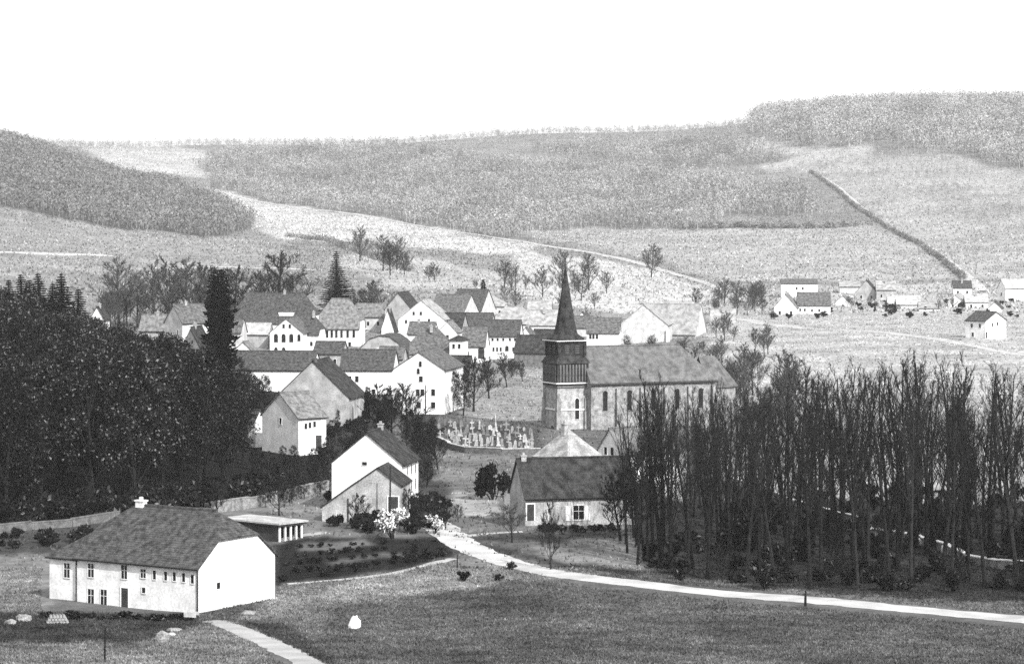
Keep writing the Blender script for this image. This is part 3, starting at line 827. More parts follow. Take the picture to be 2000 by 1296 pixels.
t = house('row_house', 'long white two-storey house with many small windows near the spire', 'house', 945, 1014, 1044, 12, 698, 656, 626, 'x', 1, 1, 'white', 'roof', d=806)
wins(t, 'L', [(952, 663), (962, 663), (972, 663), (983, 663), (996, 663), (1006, 663)], .6, .8); wins(t, 'L', [(964, 682), (971, 682), (978, 682)], .55, 1.2); wins(t, 'L', [(990, 682)], 1.0, 1.1, True); wins(t, 'L', [(1003, 682)], .7, 1.2)
house('dark_barn', 'low dark roofed barn just left of the church belfry', 'barn', 1004, 1070, 1084, 12, 714, 688, 656, 'x', 1, 1, 'dstone', 'slate', d=766)
t = house('sunlit_house', 'white house with pale roof half hidden by the left of the spire', 'house', 1034, 1088, 1100, 10, 662, 635, 606, 'x', 1, 1, 'white', 'lroof', d=918)
t = house('pale_roof_house', 'house with a pale tiled roof seen above the row house', 'house', 968, 1040, 1056, 12, 664, 632, 600, 'x', 1, 1, 'cream', 'lroof', d=936)
t = house('spire_side_house', 'white house with dark window row just right of the spire', 'house', 1146, 1209, 1222, 10, 684, 650, 622, 'x', 1, 1, 'white', 'roof', d=846)
wins(t, 'L', [(1153, 657), (1159, 657), (1166, 657)], .7, 1.4)
t = house('great_barn', 'large pale barn gable on the right of the village', 'barn', 1210, 1304, 1320, 9, 678, 634, 595, 'y', 1, 1, 'cream', 'lroof', d=862)
MB().box(-.1, .9, -.6, .9, -1, 5.2).build('corner_pier', M['white'], t, (-.3, -.2, 0))
t = house('long_barn', 'long pale roofed barn with white end gable turned edge-on', 'barn', 1252, 1358, 1380, 18, 674, 652, 595, 'x', 1, 1, 'cream', 'lroof', d=884)
house('far_cottage', 'pale roofed cottage right of the long barn', 'cottage', 1388, 1436, 1448, 12, 658, 634, 604, 'x', 1, 1, 'grey', 'lroof', d=952)
house('field_shed', 'low white roofed field shed behind the churchyard trees', 'shed', 1436, 1476, 1488, 14, 674, 664, 655, 'x', 1, 1, 'grey', 'vroof', d=900, group='village outbuildings')
house('hillside_house', 'grey roofed house on the slope behind the white gable row', 'house', 838, 905, 935, 16, 655, 612, 576, 'x', 1, 1, 'cream', 'roof', d=955)
t = house('hillside_barn', 'barn with a bright roof edge above the row house', 'barn', 880, 940, 968, 18, 650, 606, 566, 'x', 1, 1, 'cream', 'roof', d=1000)
house('upper_cottage', 'small cottage with pale roof below the small cypress', 'cottage', 930, 985, 1000, 12, 640, 598, 578, 'x', .2, .2, 'cream', 'lroof', d=1020)
# right edge of the village
t = house('right_farm_barn', 'white barn with dark roof edge on the far right slope', 'barn', 1526, 1597, 1606, 8, 585, 554, 546, 'x', 1, 1, 'white', 'roof', d=1150)
wins(t, 'L', [(1556, 563), (1568, 563)], .7, 1.1)
t = house('right_farm_house', 'white gabled farmhouse in front of the far right barn', 'farmhouse', 1512, 1556, 1572, 10, 622, 600, 575, 'y', 1, 1, 'white', 'roof', d=996)
t = house('right_farm_wing', 'grey roofed wing joined to the far right gabled farmhouse', 'farm wing', 1558, 1622, 1634, 10, 624, 596, 572, 'x', 1, 1, 'white', 'roof', d=1000)
wins(t, 'L', [(1563, 605), (1572, 605), (1586, 606), (1600, 606)], .6, 1.0)
t = house('grey_farm', 'grey gabled farm building with a wavy roof edge on the right slope', 'farm building', 1672, 1712, 1728, 10, 590, 570, 547, 'y', 1, 1, 'grey', 'slate', d=1125)
t = house('grey_farm_wing', 'pale roofed wing right of the grey gabled farm building', 'farm wing', 1712, 1750, 1758, 10, 590, 566, 549, 'x', 1, 1, 'grey', 'lroof', d=1120)
house('white_cottage', 'low white cottage with white roof beside three little conifers', 'cottage', 1735, 1798, 1806, 10, 613, 595, 578, 'x', 1, 1, 'white', 'vroof', d=1040)
t = house('pair_cottage', 'small white cottage on the right slope, its end to the viewer', 'cottage', 1852, 1880, 1890, 14, 606, 588, 576, 'y', 1, 1, 'white', 'lroof', d=1050)
wins(t, 'L', [(1861, 597), (1872, 597)], .6, 1.0)
house('pair_house', 'white house with bright roof above the square white house', 'house', 1886, 1930, 1940, 12, 606, 590, 575, 'x', 1, 1, 'white', 'vroof', d=1045)
t = house('square_house', 'white two-storey house with dark windows alone in the right field', 'house', 1886, 1925, 1965, 46, 662, 627, 610, 'x', 1, 1, 'white', 'roof')
wins(t, 'L', [(1898, 636), (1914, 636), (1900, 653)], .8, 1.2); wins(t, 'R', [(1938, 634), (1948, 632)], .7, 1.0); put_door(t, 'R', 1926.5, 654, .8, 1.8, off=.0)
house('edge_house', 'white house with pointed gable at the right edge of the village', 'house', 1948, 1964, 2040, 60, 588, 562, 546, 'y', 1, 1, 'white', 'vroof', d=1090)
# in and behind the left wood
t = house('wood_house', 'pale tiled house half hidden behind the dark wood', 'house', 322, 356, 414, 52, 700, 630, 596, 'y', 1, 1, 'cream', 'roof', d=735)
house('wood_roof_house', 'low house with mottled roof at the back of the dark wood', 'house', 272, 332, 345, 14, 690, 644, 616, 'x', 1, 1, 'grey', 'roof', d=762)
t = house('verge_house', 'steep dark gable with one bright white verge in the wood', 'house', 345, 398, 420, 12, 740, 690, 640, 'y', 1, 1, 'dstone', 'slate', d=705)
m = MB(); L_, e_, r_ = t['_L'], t['_e'], t['_r']
m.add([(-L_ - .3, -.45, e_ - .3), (-L_ + .5, -.45, e_ - .3), (-L_ / 2 + .3, -.45, e_ + r_ + .2), (-L_ / 2 - .4, -.45, e_ + r_ + .2), (-L_ - .3, -.3, e_ - .3), (-L_ + .5, -.3, e_ - .3), (-L_ / 2 + .3, -.3, e_ + r_ + .2), (-L_ / 2 - .4, -.3, e_ + r_ + .2)], [(0, 1, 2, 3), (7, 6, 5, 4), (0, 4, 5, 1), (1, 5, 6, 2), (2, 6, 7, 3), (3, 7, 4, 0)])
m.build('verge_board', M['white'], t)
house('wood_gable', 'small white gable peeping out at the top of the wood', 'house', 177, 202, 214, 12, 662, 622, 600, 'y', 1, 1, 'white', 'slate', d=790)
house('white_outhouse', 'narrow white outhouse at the right edge of the wood', 'outhouse', 484, 499, 514, 40, 870, 818, 802, 'x', 1, 1, 'white', 'roof', d=512, group='village outbuildings')
house('side_house', 'cream gable end peeping out right of the dark columnar tree', 'house', 402, 470, 482, 12, 700, 648, 622, 'x', 1, 1, 'cream', 'roof', d=792)

# ------------------------------------------------------------------ walls, churchyard, poles, small things
def wall_line(name, pts, h, w, mt, label, cat, cap='cream', group='stone walls'):
    P = [gpt(px, py) for px, py in pts]
    root = empty(name, P[0], 0, label, cat, group)
    m = MB(); c = MB()
    for i in range(len(P) - 1):
        n = max(1, int((P[i + 1] - P[i]).length / 4))
        for k in range(n):
            a = P[i].lerp(P[i + 1], k / n); b = P[i].lerp(P[i + 1], (k + 1) / n)
            a.z = gz(a.x, a.y); b.z = gz(b.x, b.y)
            d = (b - a); d.z = 0; d.normalize(); s = Vector((d.y, -d.x, 0)) * w / 2
            hh = h * rng.uniform(.9, 1.08)
            for mm, z0, z1, ex in ((m, -.6, hh, 1), (c, hh, hh + .14, 1.25)):
                q = [a - s * ex, b - s * ex, b + s * ex, a + s * ex]
                q = [p - root.location for p in q]
                mm.add([(p.x, p.y, p.z + z0) for p in q] + [(p.x, p.y, p.z + z1) for p in q], [(0, 3, 2, 1), (4, 5, 6, 7), (0, 1, 5, 4), (1, 2, 6, 5), (2, 3, 7, 6), (3, 0, 4, 7)])
    m.build('wall', M[mt], root)
    if cap: c.build('coping', M[cap], root)
    return root
wall_line('stone_wall', [(-30, 1043), (60, 1034), (140, 1028), (232, 1014)], 1.0, .5, 'dstone', 'grey stone wall along the foot of the dark wood, left of the farm roof', 'wall', cap='dstone')
wall_line('stone_wall', [(415, 1002), (520, 986), (640, 960)], 1.5, .5, 'stone', 'pale stone wall between the farm roof and the white gable', 'wall', cap='stone')
wall_line('churchyard_wall', [(852, 862), (885, 878), (910, 884), (980, 887), (1056, 886)], 1.0, .5, 'dstone', 'dark churchyard wall with a pale coping in front of the graves', 'wall', cap='grave')
wall_line('garden_wall', [(900, 1040), (1000, 1036), (1120, 1034), (1235, 1032)], .6, .4, 'dstone', 'low garden wall along the front of the long cottage', 'wall', cap=None)
wall_line('terrace_wall', [(1420, 940), (1470, 955), (1540, 982), (1600, 1002), (1680, 1022)], .8, .5, 'stone', 'thin pale terrace wall inside the bare grove', 'wall')
wall_line('bank_wall', [(1712, 1046), (1755, 1052), (1800, 1064), (1850, 1078), (1890, 1100), (1950, 1110), (2060, 1118)], 1.0, .6, 'stone', 'white topped bank wall sloping down the right side of the grove', 'wall', cap='rock')
def rock(name, px, py, sx, sy, sz, mt, label, cat, group=None, seed=0):
    r = random.Random(seed); p = gpt(px, py)
    m = MB(); n = 9; V = []
    for i, (z, k) in enumerate(((-.3, .9), (.25, 1.1), (.75, .9), (1, .45))):
        for j in range(n):
            a = 2 * math.pi * j / n; q = k * r.uniform(.65, 1.2)
            V.append((math.cos(a) * sx * q, math.sin(a) * sy * q, z * sz * r.uniform(.85, 1.1)))
    m.add(V, [(i * n + j, i * n + (j + 1) % n, (i + 1) * n + (j + 1) % n, (i + 1) * n + j) for i in range(3) for j in range(n)] + [tuple(range(3 * n, 4 * n))])
    o = m.build(name, M[mt], None, p); tag(o, label, cat, group); return o
rock('white_rock', 693, 1226, .6, .5, 1.2, 'rock', 'bright white upright rock alone in the dark meadow', 'rock', None, 3)
rock('white_rock', 1694, 1032, .95, .6, .9, 'rock', 'white boulder at the head of the sloping bank wall', 'rock', 'white boulders by the bank wall', 5)
rock('white_rock', 1795, 1064, .9, .5, 1.3, 'rock', 'white boulder set into the middle of the bank wall', 'rock', 'white boulders by the bank wall', 6)
rock('white_rock', 1848, 1080, .8, .5, 1.2, 'rock', 'white boulder in the bank wall, lower right one', 'rock', 'white boulders by the bank wall', 7)
rock('leaning_slab', 316, 1252, .75, .4, 1.0, 'stone', 'pale stone slab in the dark grass before the farm', 'stone', 'stones before the farm', 8)
rock('flat_stone', 340, 1232, .8, .4, .35, 'stone', 'flat grey stone right of the pale slab', 'stone', 'stones before the farm', 9)
rock('flat_stone', 310, 1208, 1.1, .4, .3, 'grave', 'flat pale stone under the farm wall', 'stone', 'stones before the farm', 10)
rock('rubble_stone', 45, 1212, .8, .5, .7, 'stone', 'grey rubble stone at the left edge by the annex', 'stone', 'stones before the farm', 11)
rock('rubble_stone', 22, 1218, .6, .5, .5, 'stone', 'smaller rubble stone nearest the left edge', 'stone', 'stones before the farm', 12)
rock('track_stone', 485, 1200, .9, .5, .45, 'grave', 'pale stone beside the curved path, right of the farm corner', 'stone', 'stones before the farm', 13)
rock('roadside_stone', 335, 1110 + 130, .4, .3, .3, 'grave', 'small grey stone between slab and wall', 'stone', 'stones before the farm', 14)
# a wooden trough by the barn corner
p = gpt(374, 1212); t = empty('wooden_trough', p, rad(-20), 'small wooden trough on legs at the barn corner', 'trough')
MB().box(-.7, .7, -.35, .35, .45, .6).build('base', M['wood'], t); MB().box(-.7, .7, -.4, -.353, .45, .95).build('board', M['cream'], t); MB().box(-.7, .7, .353, .4, .45, .95).build('board', M['cream'], t)
for sx in (-.6, .6): MB().box(-.06, .06, -.3, .3, -.1, .447).build('leg', M['wood'], t, (sx, 0, 0))
# poles and posts
def pole(px, py, h, label, arms=0, name='utility_pole', r=.14, d=None, group=None):
    p = gpt(px, py) if d is None else Vector((at(px, d), d, gz(at(px, d), d)))
    t = empty(name, p, 0, label, 'pole' if h > 3 else 'post', group)
    MB().tube([(0, 0, -.5), (0, 0, h * .5), (.03, 0, h)], [r, r * .85, r * .6], 7).build('pole', M['bark'], t)
    for k in range(arms):
        a = MB().box(-.8, .8, -.05, .05, h - .5 - k * .6, h - .38 - k * .6).build('cross_arm', M['wood'], t)
        for s in (-.7, .7): MB().tube([(s, 0, h - .38 - k * .6), (s, 0, h - .15 - k * .6)], [.06, .05], 5).build('insulator', M['white'], a)
    return t
pole(762, 1006, 8.2, 'tall dark pole in front of the white gable and shed', 0, d=388)
pole(831, 806, 6.5, 'dark pole before the tall gable of many windows', 0, d=585)
pole(1573, 1183, 1.7, 'dark wooden post on the near edge of the road', 0, 'road_post', .16)
pole(893, 1108, 1.6, 'thin dark post beside the road bend', 0, 'road_post', .09)
pole(1221, 1062, 3.2, 'grey post at the right end of the cottage garden', 0, 'garden_post', .09)
pole(205, 1290, 3.0, 'leaning dark stake in the grass before the farm', 0, 'stake', .09)
# graves
def grave_mesh(kind, r):
    m = MB(); w = r.uniform(.3, .5); h = r.uniform(.7, 1.35)
    m.box(-w * .9, w * .9, -.3, .3, -.3, .22)
    if kind == 0:
        m.box(-w * .7, w * .7, -.1, .1, .22, h)
        m.add([(-w * .7, -.1, h), (w * .7, -.1, h), (0, -.1, h + .3), (-w * .7, .1, h), (w * .7, .1, h), (0, .1, h + .3)], [(0, 1, 2), (5, 4, 3), (0, 2, 5, 3), (2, 1, 4, 5)])
    elif kind == 1:
        m.box(-.13, .13, -.1, .1, .22, h + .8); m.box(-.5, -.133, -.1, .1, h + .05, h + .3); m.box(.133, .5, -.1, .1, h + .05, h + .3)
    else:
        m.box(-w * .6, w * .6, -w * .6, w * .6, .22, .8)
        a, b, z0, z1 = w * .45, w * .25, .8, h + 1.3
        m.add([(-a, -a, z0), (a, -a, z0), (a, a, z0), (-a, a, z0), (-b, -b, z1), (b, -b, z1), (b, b, z1), (-b, b, z1), (0, 0, z1 + .35)], [(0, 1, 5, 4), (1, 2, 6, 5), (2, 3, 7, 6), (3, 0, 4, 7), (4, 5, 8), (5, 6, 8), (6, 7, 8), (7, 4, 8)])
    return m.mesh('gravestone', M['grave'])
gm = [[grave_mesh(k, rng) for _ in range(3)] for k in range(3)]
gl = ['pointed gravestone slab', 'stone grave cross', 'pale grave obelisk']
rw = ['back row', 'second row from back', 'second row from wall', 'front row']
cw = ['at the left end', 'left of the middle', 'in the middle', 'right of the middle', 'at the end by the tower']
for row, (x0, y0, x1, y1, n) in enumerate(((858, 832, 1044, 846, 17), (858, 846, 1048, 858, 18), (862, 858, 1048, 871, 17), (884, 868, 1050, 879, 15))):
    for k in range(n):
        u = (k + rng.uniform(-.25, .25)) / n
        kd = rng.choice((0, 0, 0, 1, 1, 2))
        p = gpt(x0 + (x1 - x0) * u, y0 + (y1 - y0) * u + rng.uniform(-4, 4))
        o = link('gravestone', gm[kd][rng.randrange(3)], None, p, rng.uniform(-.3, .3) + .1)
        o.scale = (rng.uniform(.7, 1.25), 1, rng.uniform(.6, 1.25))
        o.rotation_euler = (rng.uniform(-.09, .09), rng.uniform(-.09, .09), o.rotation_euler.z)
        tag(o, '%s in the churchyard, %s, %s' % (gl[kd], rw[row], cw[max(0, min(4, int(u * 5)))]) , 'gravestone', 'gravestones in the churchyard')

# ------------------------------------------------------------------ trees
def limb_pts(p, d, L, n, up, wob, r):
    pts = [Vector(p)]; d = Vector(d).normalized()
    for i in range(n):
        d = (d + Vector((r.uniform(-wob, wob), r.uniform(-wob, wob), r.uniform(-wob, wob) + up))).normalized()
        pts.append(pts[-1] + d * (L / n))
    return pts
def bare_tree(seed, H, first=.3, spread=.35, n1=15, n2=6, n3=4, r0=.24, twig='twig', up=.16, tw=.03, forks=0):
    """trunk + main limbs in one mesh, finer branches and twigs in the crown mesh"""
    r = random.Random(seed); tk = MB(); cr = MB()
    T = limb_pts((0, 0, -.4), (r.uniform(-.05, .05), r.uniform(-.05, .05), 1), H * .93 + .4, 9, .05, .06, r)
    tk.tube(T, [r0 * (1.25 if i == 0 else 1 - .092 * i) + .02 for i in range(10)], 6)
    def along(pts, u):
        x = u * (len(pts) - 1); i = min(int(x), len(pts) - 2); return pts[i].lerp(pts[i + 1], x - i), (pts[i + 1] - pts[i]).normalized()
    for k in range(n1):
        u = first + (1 - first) * (k + r.uniform(0, .8)) / n1
        p, d = along(T, min(u, .98)); a = k * 2.4 + r.uniform(-.5, .5)
        side = Vector((math.cos(a), math.sin(a), 0))
        L1 = H * spread * (1.05 - .75 * (u - first) / (1 - first)) * r.uniform(.75, 1.2)
        q = limb_pts(p, side * r.uniform(.55, .9) + Vector((0, 0, r.uniform(.5, 1.0))), L1, 4, up, .16, r)
        rr = r0 * .42 * (1.1 - u * .75)
        tk.tube(q, [rr, rr * .8, rr * .6, rr * .42, .025], 4)
        for j in range(n2):
            v = .25 + .75 * (j + r.random()) / n2
            p2, d2 = along(q, min(v, .97))
            s2 = Vector((r.uniform(-1, 1), r.uniform(-1, 1), r.uniform(-.1, .9)))
            q2 = limb_pts(p2, d2 * .8 + s2 * .8, L1 * r.uniform(.3, .5) * (1.15 - v * .5), 3, up * .7, .2, r)
            cr.tube(q2, [rr * .4 + .012, rr * .28 + .01, tw * .75, tw * .45], 3, cap=False)
            for i in range(n3):
                p3, d3 = along(q2, r.uniform(.25, 1))
                s3 = Vector((r.uniform(-1, 1), r.uniform(-1, 1), r.uniform(-.2, 1)))
                q3 = limb_pts(p3, d3 * .7 + s3 * .8, L1 * r.uniform(.12, .26), 2, up * .5, .25, r)
                cr.tube(q3, [tw * .7, tw * .5, tw * .25], 3, cap=False)
    return tk.mesh('trunk', M['bark']), cr.mesh('crown', M[twig])
def leaf_cloud(centres, radii, n, size, r, flat=.7, pale=.12, orient_out=None):
    """n small bent leaf sprays scattered through the lobes"""
    k = len(centres)
    idx = r.integers(0, k, n)
    u = r.normal(size=(n, 3)); u /= np.linalg.norm(u, axis=1)[:, None]
    rad_ = radii[idx] * (r.random(n) ** .45)
    c = centres[idx] + u * rad_[:, None] * np.array([1, 1, flat])
    a = r.normal(size=(n, 3)); a = a + u * .0; a /= np.linalg.norm(a, axis=1)[:, None]
    b = np.cross(a, u + r.normal(size=(n, 3)) * .6); b /= np.linalg.norm(b, axis=1)[:, None] + 1e-9
    s = size * r.uniform(.6, 1.4, n)[:, None]
    V = np.stack([c - a * s, c + b * s * .55, c + a * s, c - b * s * .55], 1).reshape(-1, 3)
    FA = np.arange(n * 4).reshape(n, 4)
    mi = (r.random(n) < pale).astype(int)
    return V, FA, mi
def leafy_tree(seed, H, crown_w, base=.25, leaves=4200, size=.21, pale=.15, mats=('leaf', 'leaf2')):
    r = random.Random(seed); q = np.random.default_rng(seed)
    tk = MB(); T = limb_pts((0, 0, -.4), (r.uniform(-.06, .06), r.uniform(-.06, .06), 1), H * .8, 7, .05, .08, r)
    tk.tube(T, [.34 - i * .038 for i in range(8)], 6)
    cs, rs = [], []
    n = 26
    for k in range(n):
        u = base + (1 - base) * (k + r.random()) / n
        prof = math.sin(math.pi * min(1, (u - base) / (1 - base) * .8 + .17)) ** .7
        a = k * 2.4 + r.uniform(-.6, .6); rr = crown_w / 2 * prof * r.uniform(.45, .85)
        c = Vector((math.cos(a) * rr, math.sin(a) * rr, H * u * .95))
        cs.append(c); rs.append(crown_w * r.uniform(.11, .2))
        if k % 2 == 0:
            z = max(.15, (u - .18)); i = min(6, int(z * 7)); tk.tube([T[i], T[i].lerp(c, .5) + Vector((0, 0, .3)), c], [.11, .07, .03], 4)
    V, FA, mi = leaf_cloud(np.array([tuple(c) for c in cs]), np.array(rs), leaves, size, q, .75, pale)
    return tk.mesh('trunk', M['bark']), fastmesh('crown', V, FA, [M[m] for m in mats], mi)
def conifer(seed, H, w, leaves=1, col=False, drop=.28):
    r = random.Random(seed); tk = MB(); tk.tube([(0, 0, -.4), (0, 0, H * .5), (0, 0, H * .99)], [w * .045 + .05, w * .03 + .03, .02], 6)
    V = []; FA = []
    n = int(H * (2.4 if not col else 3.2))
    for k in range(n):
        u = (k + .5) / n; z = H * (.06 + .94 * u)
        rr = w / 2 * ((1 - u) ** .85 if not col else math.sin(math.pi * min(1, u * .85 + .14)) ** .5) * r.uniform(.75, 1.15) + .12
        m = max(6, int(rr * 7))
        for j in range(m):
            a = 2 * math.pi * (j + r.random()) / m; L = rr * r.uniform(.7, 1.1)
            dx, dy = math.cos(a), math.sin(a)
            dz = -drop * L if not col else .5 * L
            b = .22 + .24 * L
            for s0, s1 in ((.1, .6), (.45, 1.0)):
                o = len(V)
                zz = lambda s: z + dz * s + (.12 * L * s * s if not col else 0)
                V += [(dx * L * s0, dy * L * s0, zz(s0) + .08), (dx * L * (s0 + s1) / 2 - dy * b, dy * L * (s0 + s1) / 2 + dx * b, zz((s0 + s1) / 2) - .18 - r.random() * .15),
                      (dx * L * s1, dy * L * s1, zz(s1) - .05), (dx * L * (s0 + s1) / 2 + dy * b, dy * L * (s0 + s1) / 2 - dx * b, zz((s0 + s1) / 2) - .18 - r.random() * .15)]
                FA.append((o, o + 1, o + 2, o + 3))
    return tk.mesh('trunk', M['bark']), fastmesh('crown', np.array(V), np.array(FA), [M['needle']])
def bush_mesh(seed, w, h, leaves=420, size=.2, pale=.12, mats=('leaf', 'leaf2')):
    r = random.Random(seed); q = np.random.default_rng(seed)
    cs = [(r.uniform(-.32, .32) * w, r.uniform(-.32, .32) * w, h * r.uniform(.25, .8)) for _ in range(9)]
    V, FA, mi = leaf_cloud(np.array(cs), np.array([w * r.uniform(.16, .26) for _ in cs]), leaves, size, q, h / w, pale)
    V[:, 2] = np.maximum(V[:, 2], -.2)
    st = MB()
    for c in cs: st.tube([(0, 0, -.3), (c[0] * .5, c[1] * .5, c[2] * .5), c], [.06, .04, .02], 4)
    return st.mesh('stem', M['bark']), fastmesh('foliage', V, FA, [M[m] for m in mats], mi)
def tree_at(name, var, x, y, sc, label, cat, group, parts=('trunk', 'crown'), dz=0, sz=None):
    t = empty(name, (x, y, gz(x, y) + dz), rng.uniform(0, 6.28), label, cat, group)
    if cat == 'tree': t.rotation_euler = (rng.gauss(0, .022), rng.gauss(0, .022), t.rotation_euler.z)
    for nm, me in zip(parts, var):
        o = link(nm, me, t); o.scale = (sc, sc, (sz or sc))
    return t
GROVE = [bare_tree(100 + i, 24, first=.25 + .05 * (i % 4), spread=.25, n1=16, n2=6, n3=4, r0=.27, up=.2, tw=.033) for i in range(7)]
SPREAD = [bare_tree(130 + i, 12, first=.12, spread=.52, n1=20, n2=8, n3=7, r0=.22, twig='ptwig', tw=.07, up=.06) for i in range(4)]
DARKB = [bare_tree(150 + i, 12, first=.14, spread=.50, n1=20, n2=8, n3=7, r0=.24, tw=.07, up=.06) for i in range(3)]
WOODT = [leafy_tree(200 + i, 19, 10.5) for i in range(6)]
SPRUCE = [conifer(300 + i, 18, 7) for i in range(3)]
COLUMN = [conifer(310 + i, 12, 2.6, col=True) for i in range(2)]
BUSH = [bush_mesh(320 + i, 2.4, 1.6) for i in range(4)]
BBUSH = [bush_mesh(340 + i, 3.0, 2.6, 520, .17, .7, ('leaf2', 'blossom')) for i in range(2)]

def scatter(n, poly_fn, mind, tries=60000, seed=1):
    r = random.Random(seed); out = []
    g = {}
    for _ in range(tries):
        if len(out) >= n: break
        p = poly_fn(r)
        if p is None: continue
        x, y = p; k = (int(x // mind), int(y // mind))
        if any((x - a) ** 2 + (y - b) ** 2 < mind * mind for i in (-1, 0, 1) for j in (-1, 0, 1) for a, b in g.get((k[0] + i, k[1] + j), ())): continue
        g.setdefault(k, []).append((x, y)); out.append((x, y))
    return out
GROVE_W = ((1330, 'by the end of the long cottage'), (1420, 'before the choir'), (1520, 'just right of the choir'), (1600, 'behind the road post'), (1690, 'left of the first white boulder'), (1780, 'over the upper bank wall'), (1870, 'over the lower bank wall'), (1950, 'near the gap in the tree tops'), (9999, 'towards the right photo edge'))
WOOD_W = ((30, 'at the left photo edge'), (90, 'below the conifer row'), (160, 'below the lone conifer'), (230, 'above the farm chimney'), (310, 'below the mottled roof'), (390, 'below the pale tiled house'), (450, 'below the columnar tree'), (9999, 'next to the grey speckled house'))
def words_along(px, tab):
    for lim, w in tab:
        if px < lim: return w
# bare grove along the road on the right
def grove_pt(r):
    px = r.uniform(1245, 2260); d = r.uniform(326, 480)
    front = np.interp(px, [1240, 1300, 1500, 1700, 2000, 2080], [342, 336, 326, 318, 306, 304]) + 4
    back = np.interp(px, [1240, 1330, 1420, 1520, 1700, 2080], [352, 372, 405, 425, 425, 425])
    if not front < d < back: return None
    if 1870 < px < 1925 and d > 380 and r.random() < .6: return None
    return at(px, d), d
for x, y in scatter(175, grove_pt, 2.9, seed=4):
    px = 1000 + F * x / y
    fr = np.interp(px, [1240, 1300, 1500, 1700, 2000, 2080], [342, 336, 326, 318, 306, 304])
    top = np.interp(px, [1240, 1300, 1400, 1480, 1560, 1650, 1760, 1850, 1890, 1950, 2080], [770, 735, 770, 770, 705, 700, 690, 695, 735, 705, 690])
    hmax = (EYE - (top - HZ) * y / F) - gz(x, y)
    sc = min(hmax * rng.uniform(.76, 1.06), 30) / 24
    lb = '%s tree in %s of the grove, %s' % ('very tall' if sc > 1.08 else 'tall' if sc > .95 else 'shorter',
        'front row' if y - fr < 18 else 'second row' if y - fr < 45 else 'middle rows' if y - fr < 75 else 'back rows',
        words_along(px, GROVE_W))
    tree_at('grove_tree', GROVE[rng.randrange(7)], x, y, sc, lb, 'tree', 'bare trees of the grove')
def left_pt(r):
    px = r.uniform(1222, 1470); d = r.uniform(348, 462)
    if px < 1250 and d > 380: return None
    if px < 1350 and d > 428: return None
    return at(px, d), d
for x, y in scatter(42, left_pt, 2.9, seed=31):
    px = 1000 + F * x / y
    top = np.interp(px, [1220, 1290, 1340, 1400, 1470], [790, 735, 752, 745, 750]) + rng.uniform(-15, 50)
    sc = ((EYE - (top - HZ) * y / F) - gz(x, y)) / 24
    tree_at('grove_tree', GROVE[rng.randrange(7)], x, y, sc * rng.uniform(.7, .9), 'bare tree before the nave, %s, %s' % ('nearer row' if y < 390 else 'farther row', words_along(px, GROVE_W)), 'tree', 'bare trees before the nave', sz=sc)
t = tree_at('bare_tree', GROVE[2], at(1292, 352), 352, (EYE - (718 - HZ) * 352 / F) / 24 * 1.02, 'tallest dark tree at the left end of the grove, before the nave', 'tree', 'bare trees of the grove')
# dark leafy wood on the left
def wood_pt(r):
    px = r.uniform(-260, 462); d = r.uniform(385, 720)
    lim0 = np.interp(px, [-110, 100, 250, 420, 520], [392, 398, 412, 432, 455])
    lim1 = np.interp(px, [-110, 150, 210, 330, 420, 470, 520], [700, 690, 655, 600, 560, 520, 485])
    if not lim0 < d < lim1: return None
    return at(px, d), d
for x, y in scatter(225, wood_pt, 3.9, seed=5):
    px = 1000 + F * x / y
    top = np.interp(px, [-110, 20, 60, 150, 250, 330, 400, 440, 500], [568, 580, 600, 618, 648, 662, 692, 722, 762])
    hmax = (EYE - (top - HZ) * y / F) - gz(x, y)
    sc = min(hmax, 23) * rng.uniform(.88, 1.05) / 19
    if sc < .35: continue
    tree_at('leafy_tree', WOODT[rng.randrange(6)], x, y, sc, '%s tree %s of left wood, %s' % ('big' if sc > 1.1 else 'middling' if sc > .98 else 'smaller', 'on near edge' if y < 432 else 'in near part' if y < 490 else 'amid the middle' if y < 570 else 'at far top', words_along(px, WOOD_W)), 'tree', 'trees of the left wood', sz=sc * rng.uniform(.95, 1.1))
for px, d, top, lb in ((22, 620, 545, 'dark conifer at the left photo edge above the wood'), (48, 625, 534, 'dark conifer, second from the left above the wood'), (64, 615, 545, 'dark conifer between two taller ones above the wood'), (84, 622, 532, 'tall dark conifer in the middle of the row above the wood'), (100, 618, 552, 'short dark conifer left of the gap above the wood'),
                       (125, 612, 532, 'tallest dark conifer standing apart above the wood'), (150, 606, 563, 'small dark conifer, last on the right above the wood')):
    z = gz(at(px, d), d); H = EYE - (top - HZ) * d / F - z
    tree_at('conifer', SPRUCE[rng.randrange(3)], at(px, d), d, H / 18 * 2.1, lb, 'tree', 'conifers above the left wood', sz=H / 18)
def std(name, var, px, d, top, H0, lb, grp='trees in the village', wscale=1.0, cat='tree', parts=('trunk', 'crown')):
    z = gz(at(px, d), d); s = (EYE - (top - HZ) * d / F - z) / H0
    return tree_at(name, var, at(px, d), d, s * wscale, lb, cat, grp, parts, sz=s)
std('spruce', SPRUCE[1], 662, 895, 489, 18, 'big dark spruce with layered branches above the village roofs', wscale=1.75)
std('columnar_tree', COLUMN[0], 434, 640, 526, 12, 'tall dark columnar tree rising between the left houses', wscale=1.35)
std('columnar_tree', COLUMN[1], 426, 652, 545, 12, 'second dark columnar tree just left of the tall one', wscale=1.1)
std('columnar_tree', COLUMN[1], 716, 560, 755, 12, 'slim dark columnar tree right of the grey barn', wscale=.9)
std('columnar_tree', COLUMN[0], 945, 1030, 545, 12, 'small dark cypress above the middle roofs', wscale=.9)
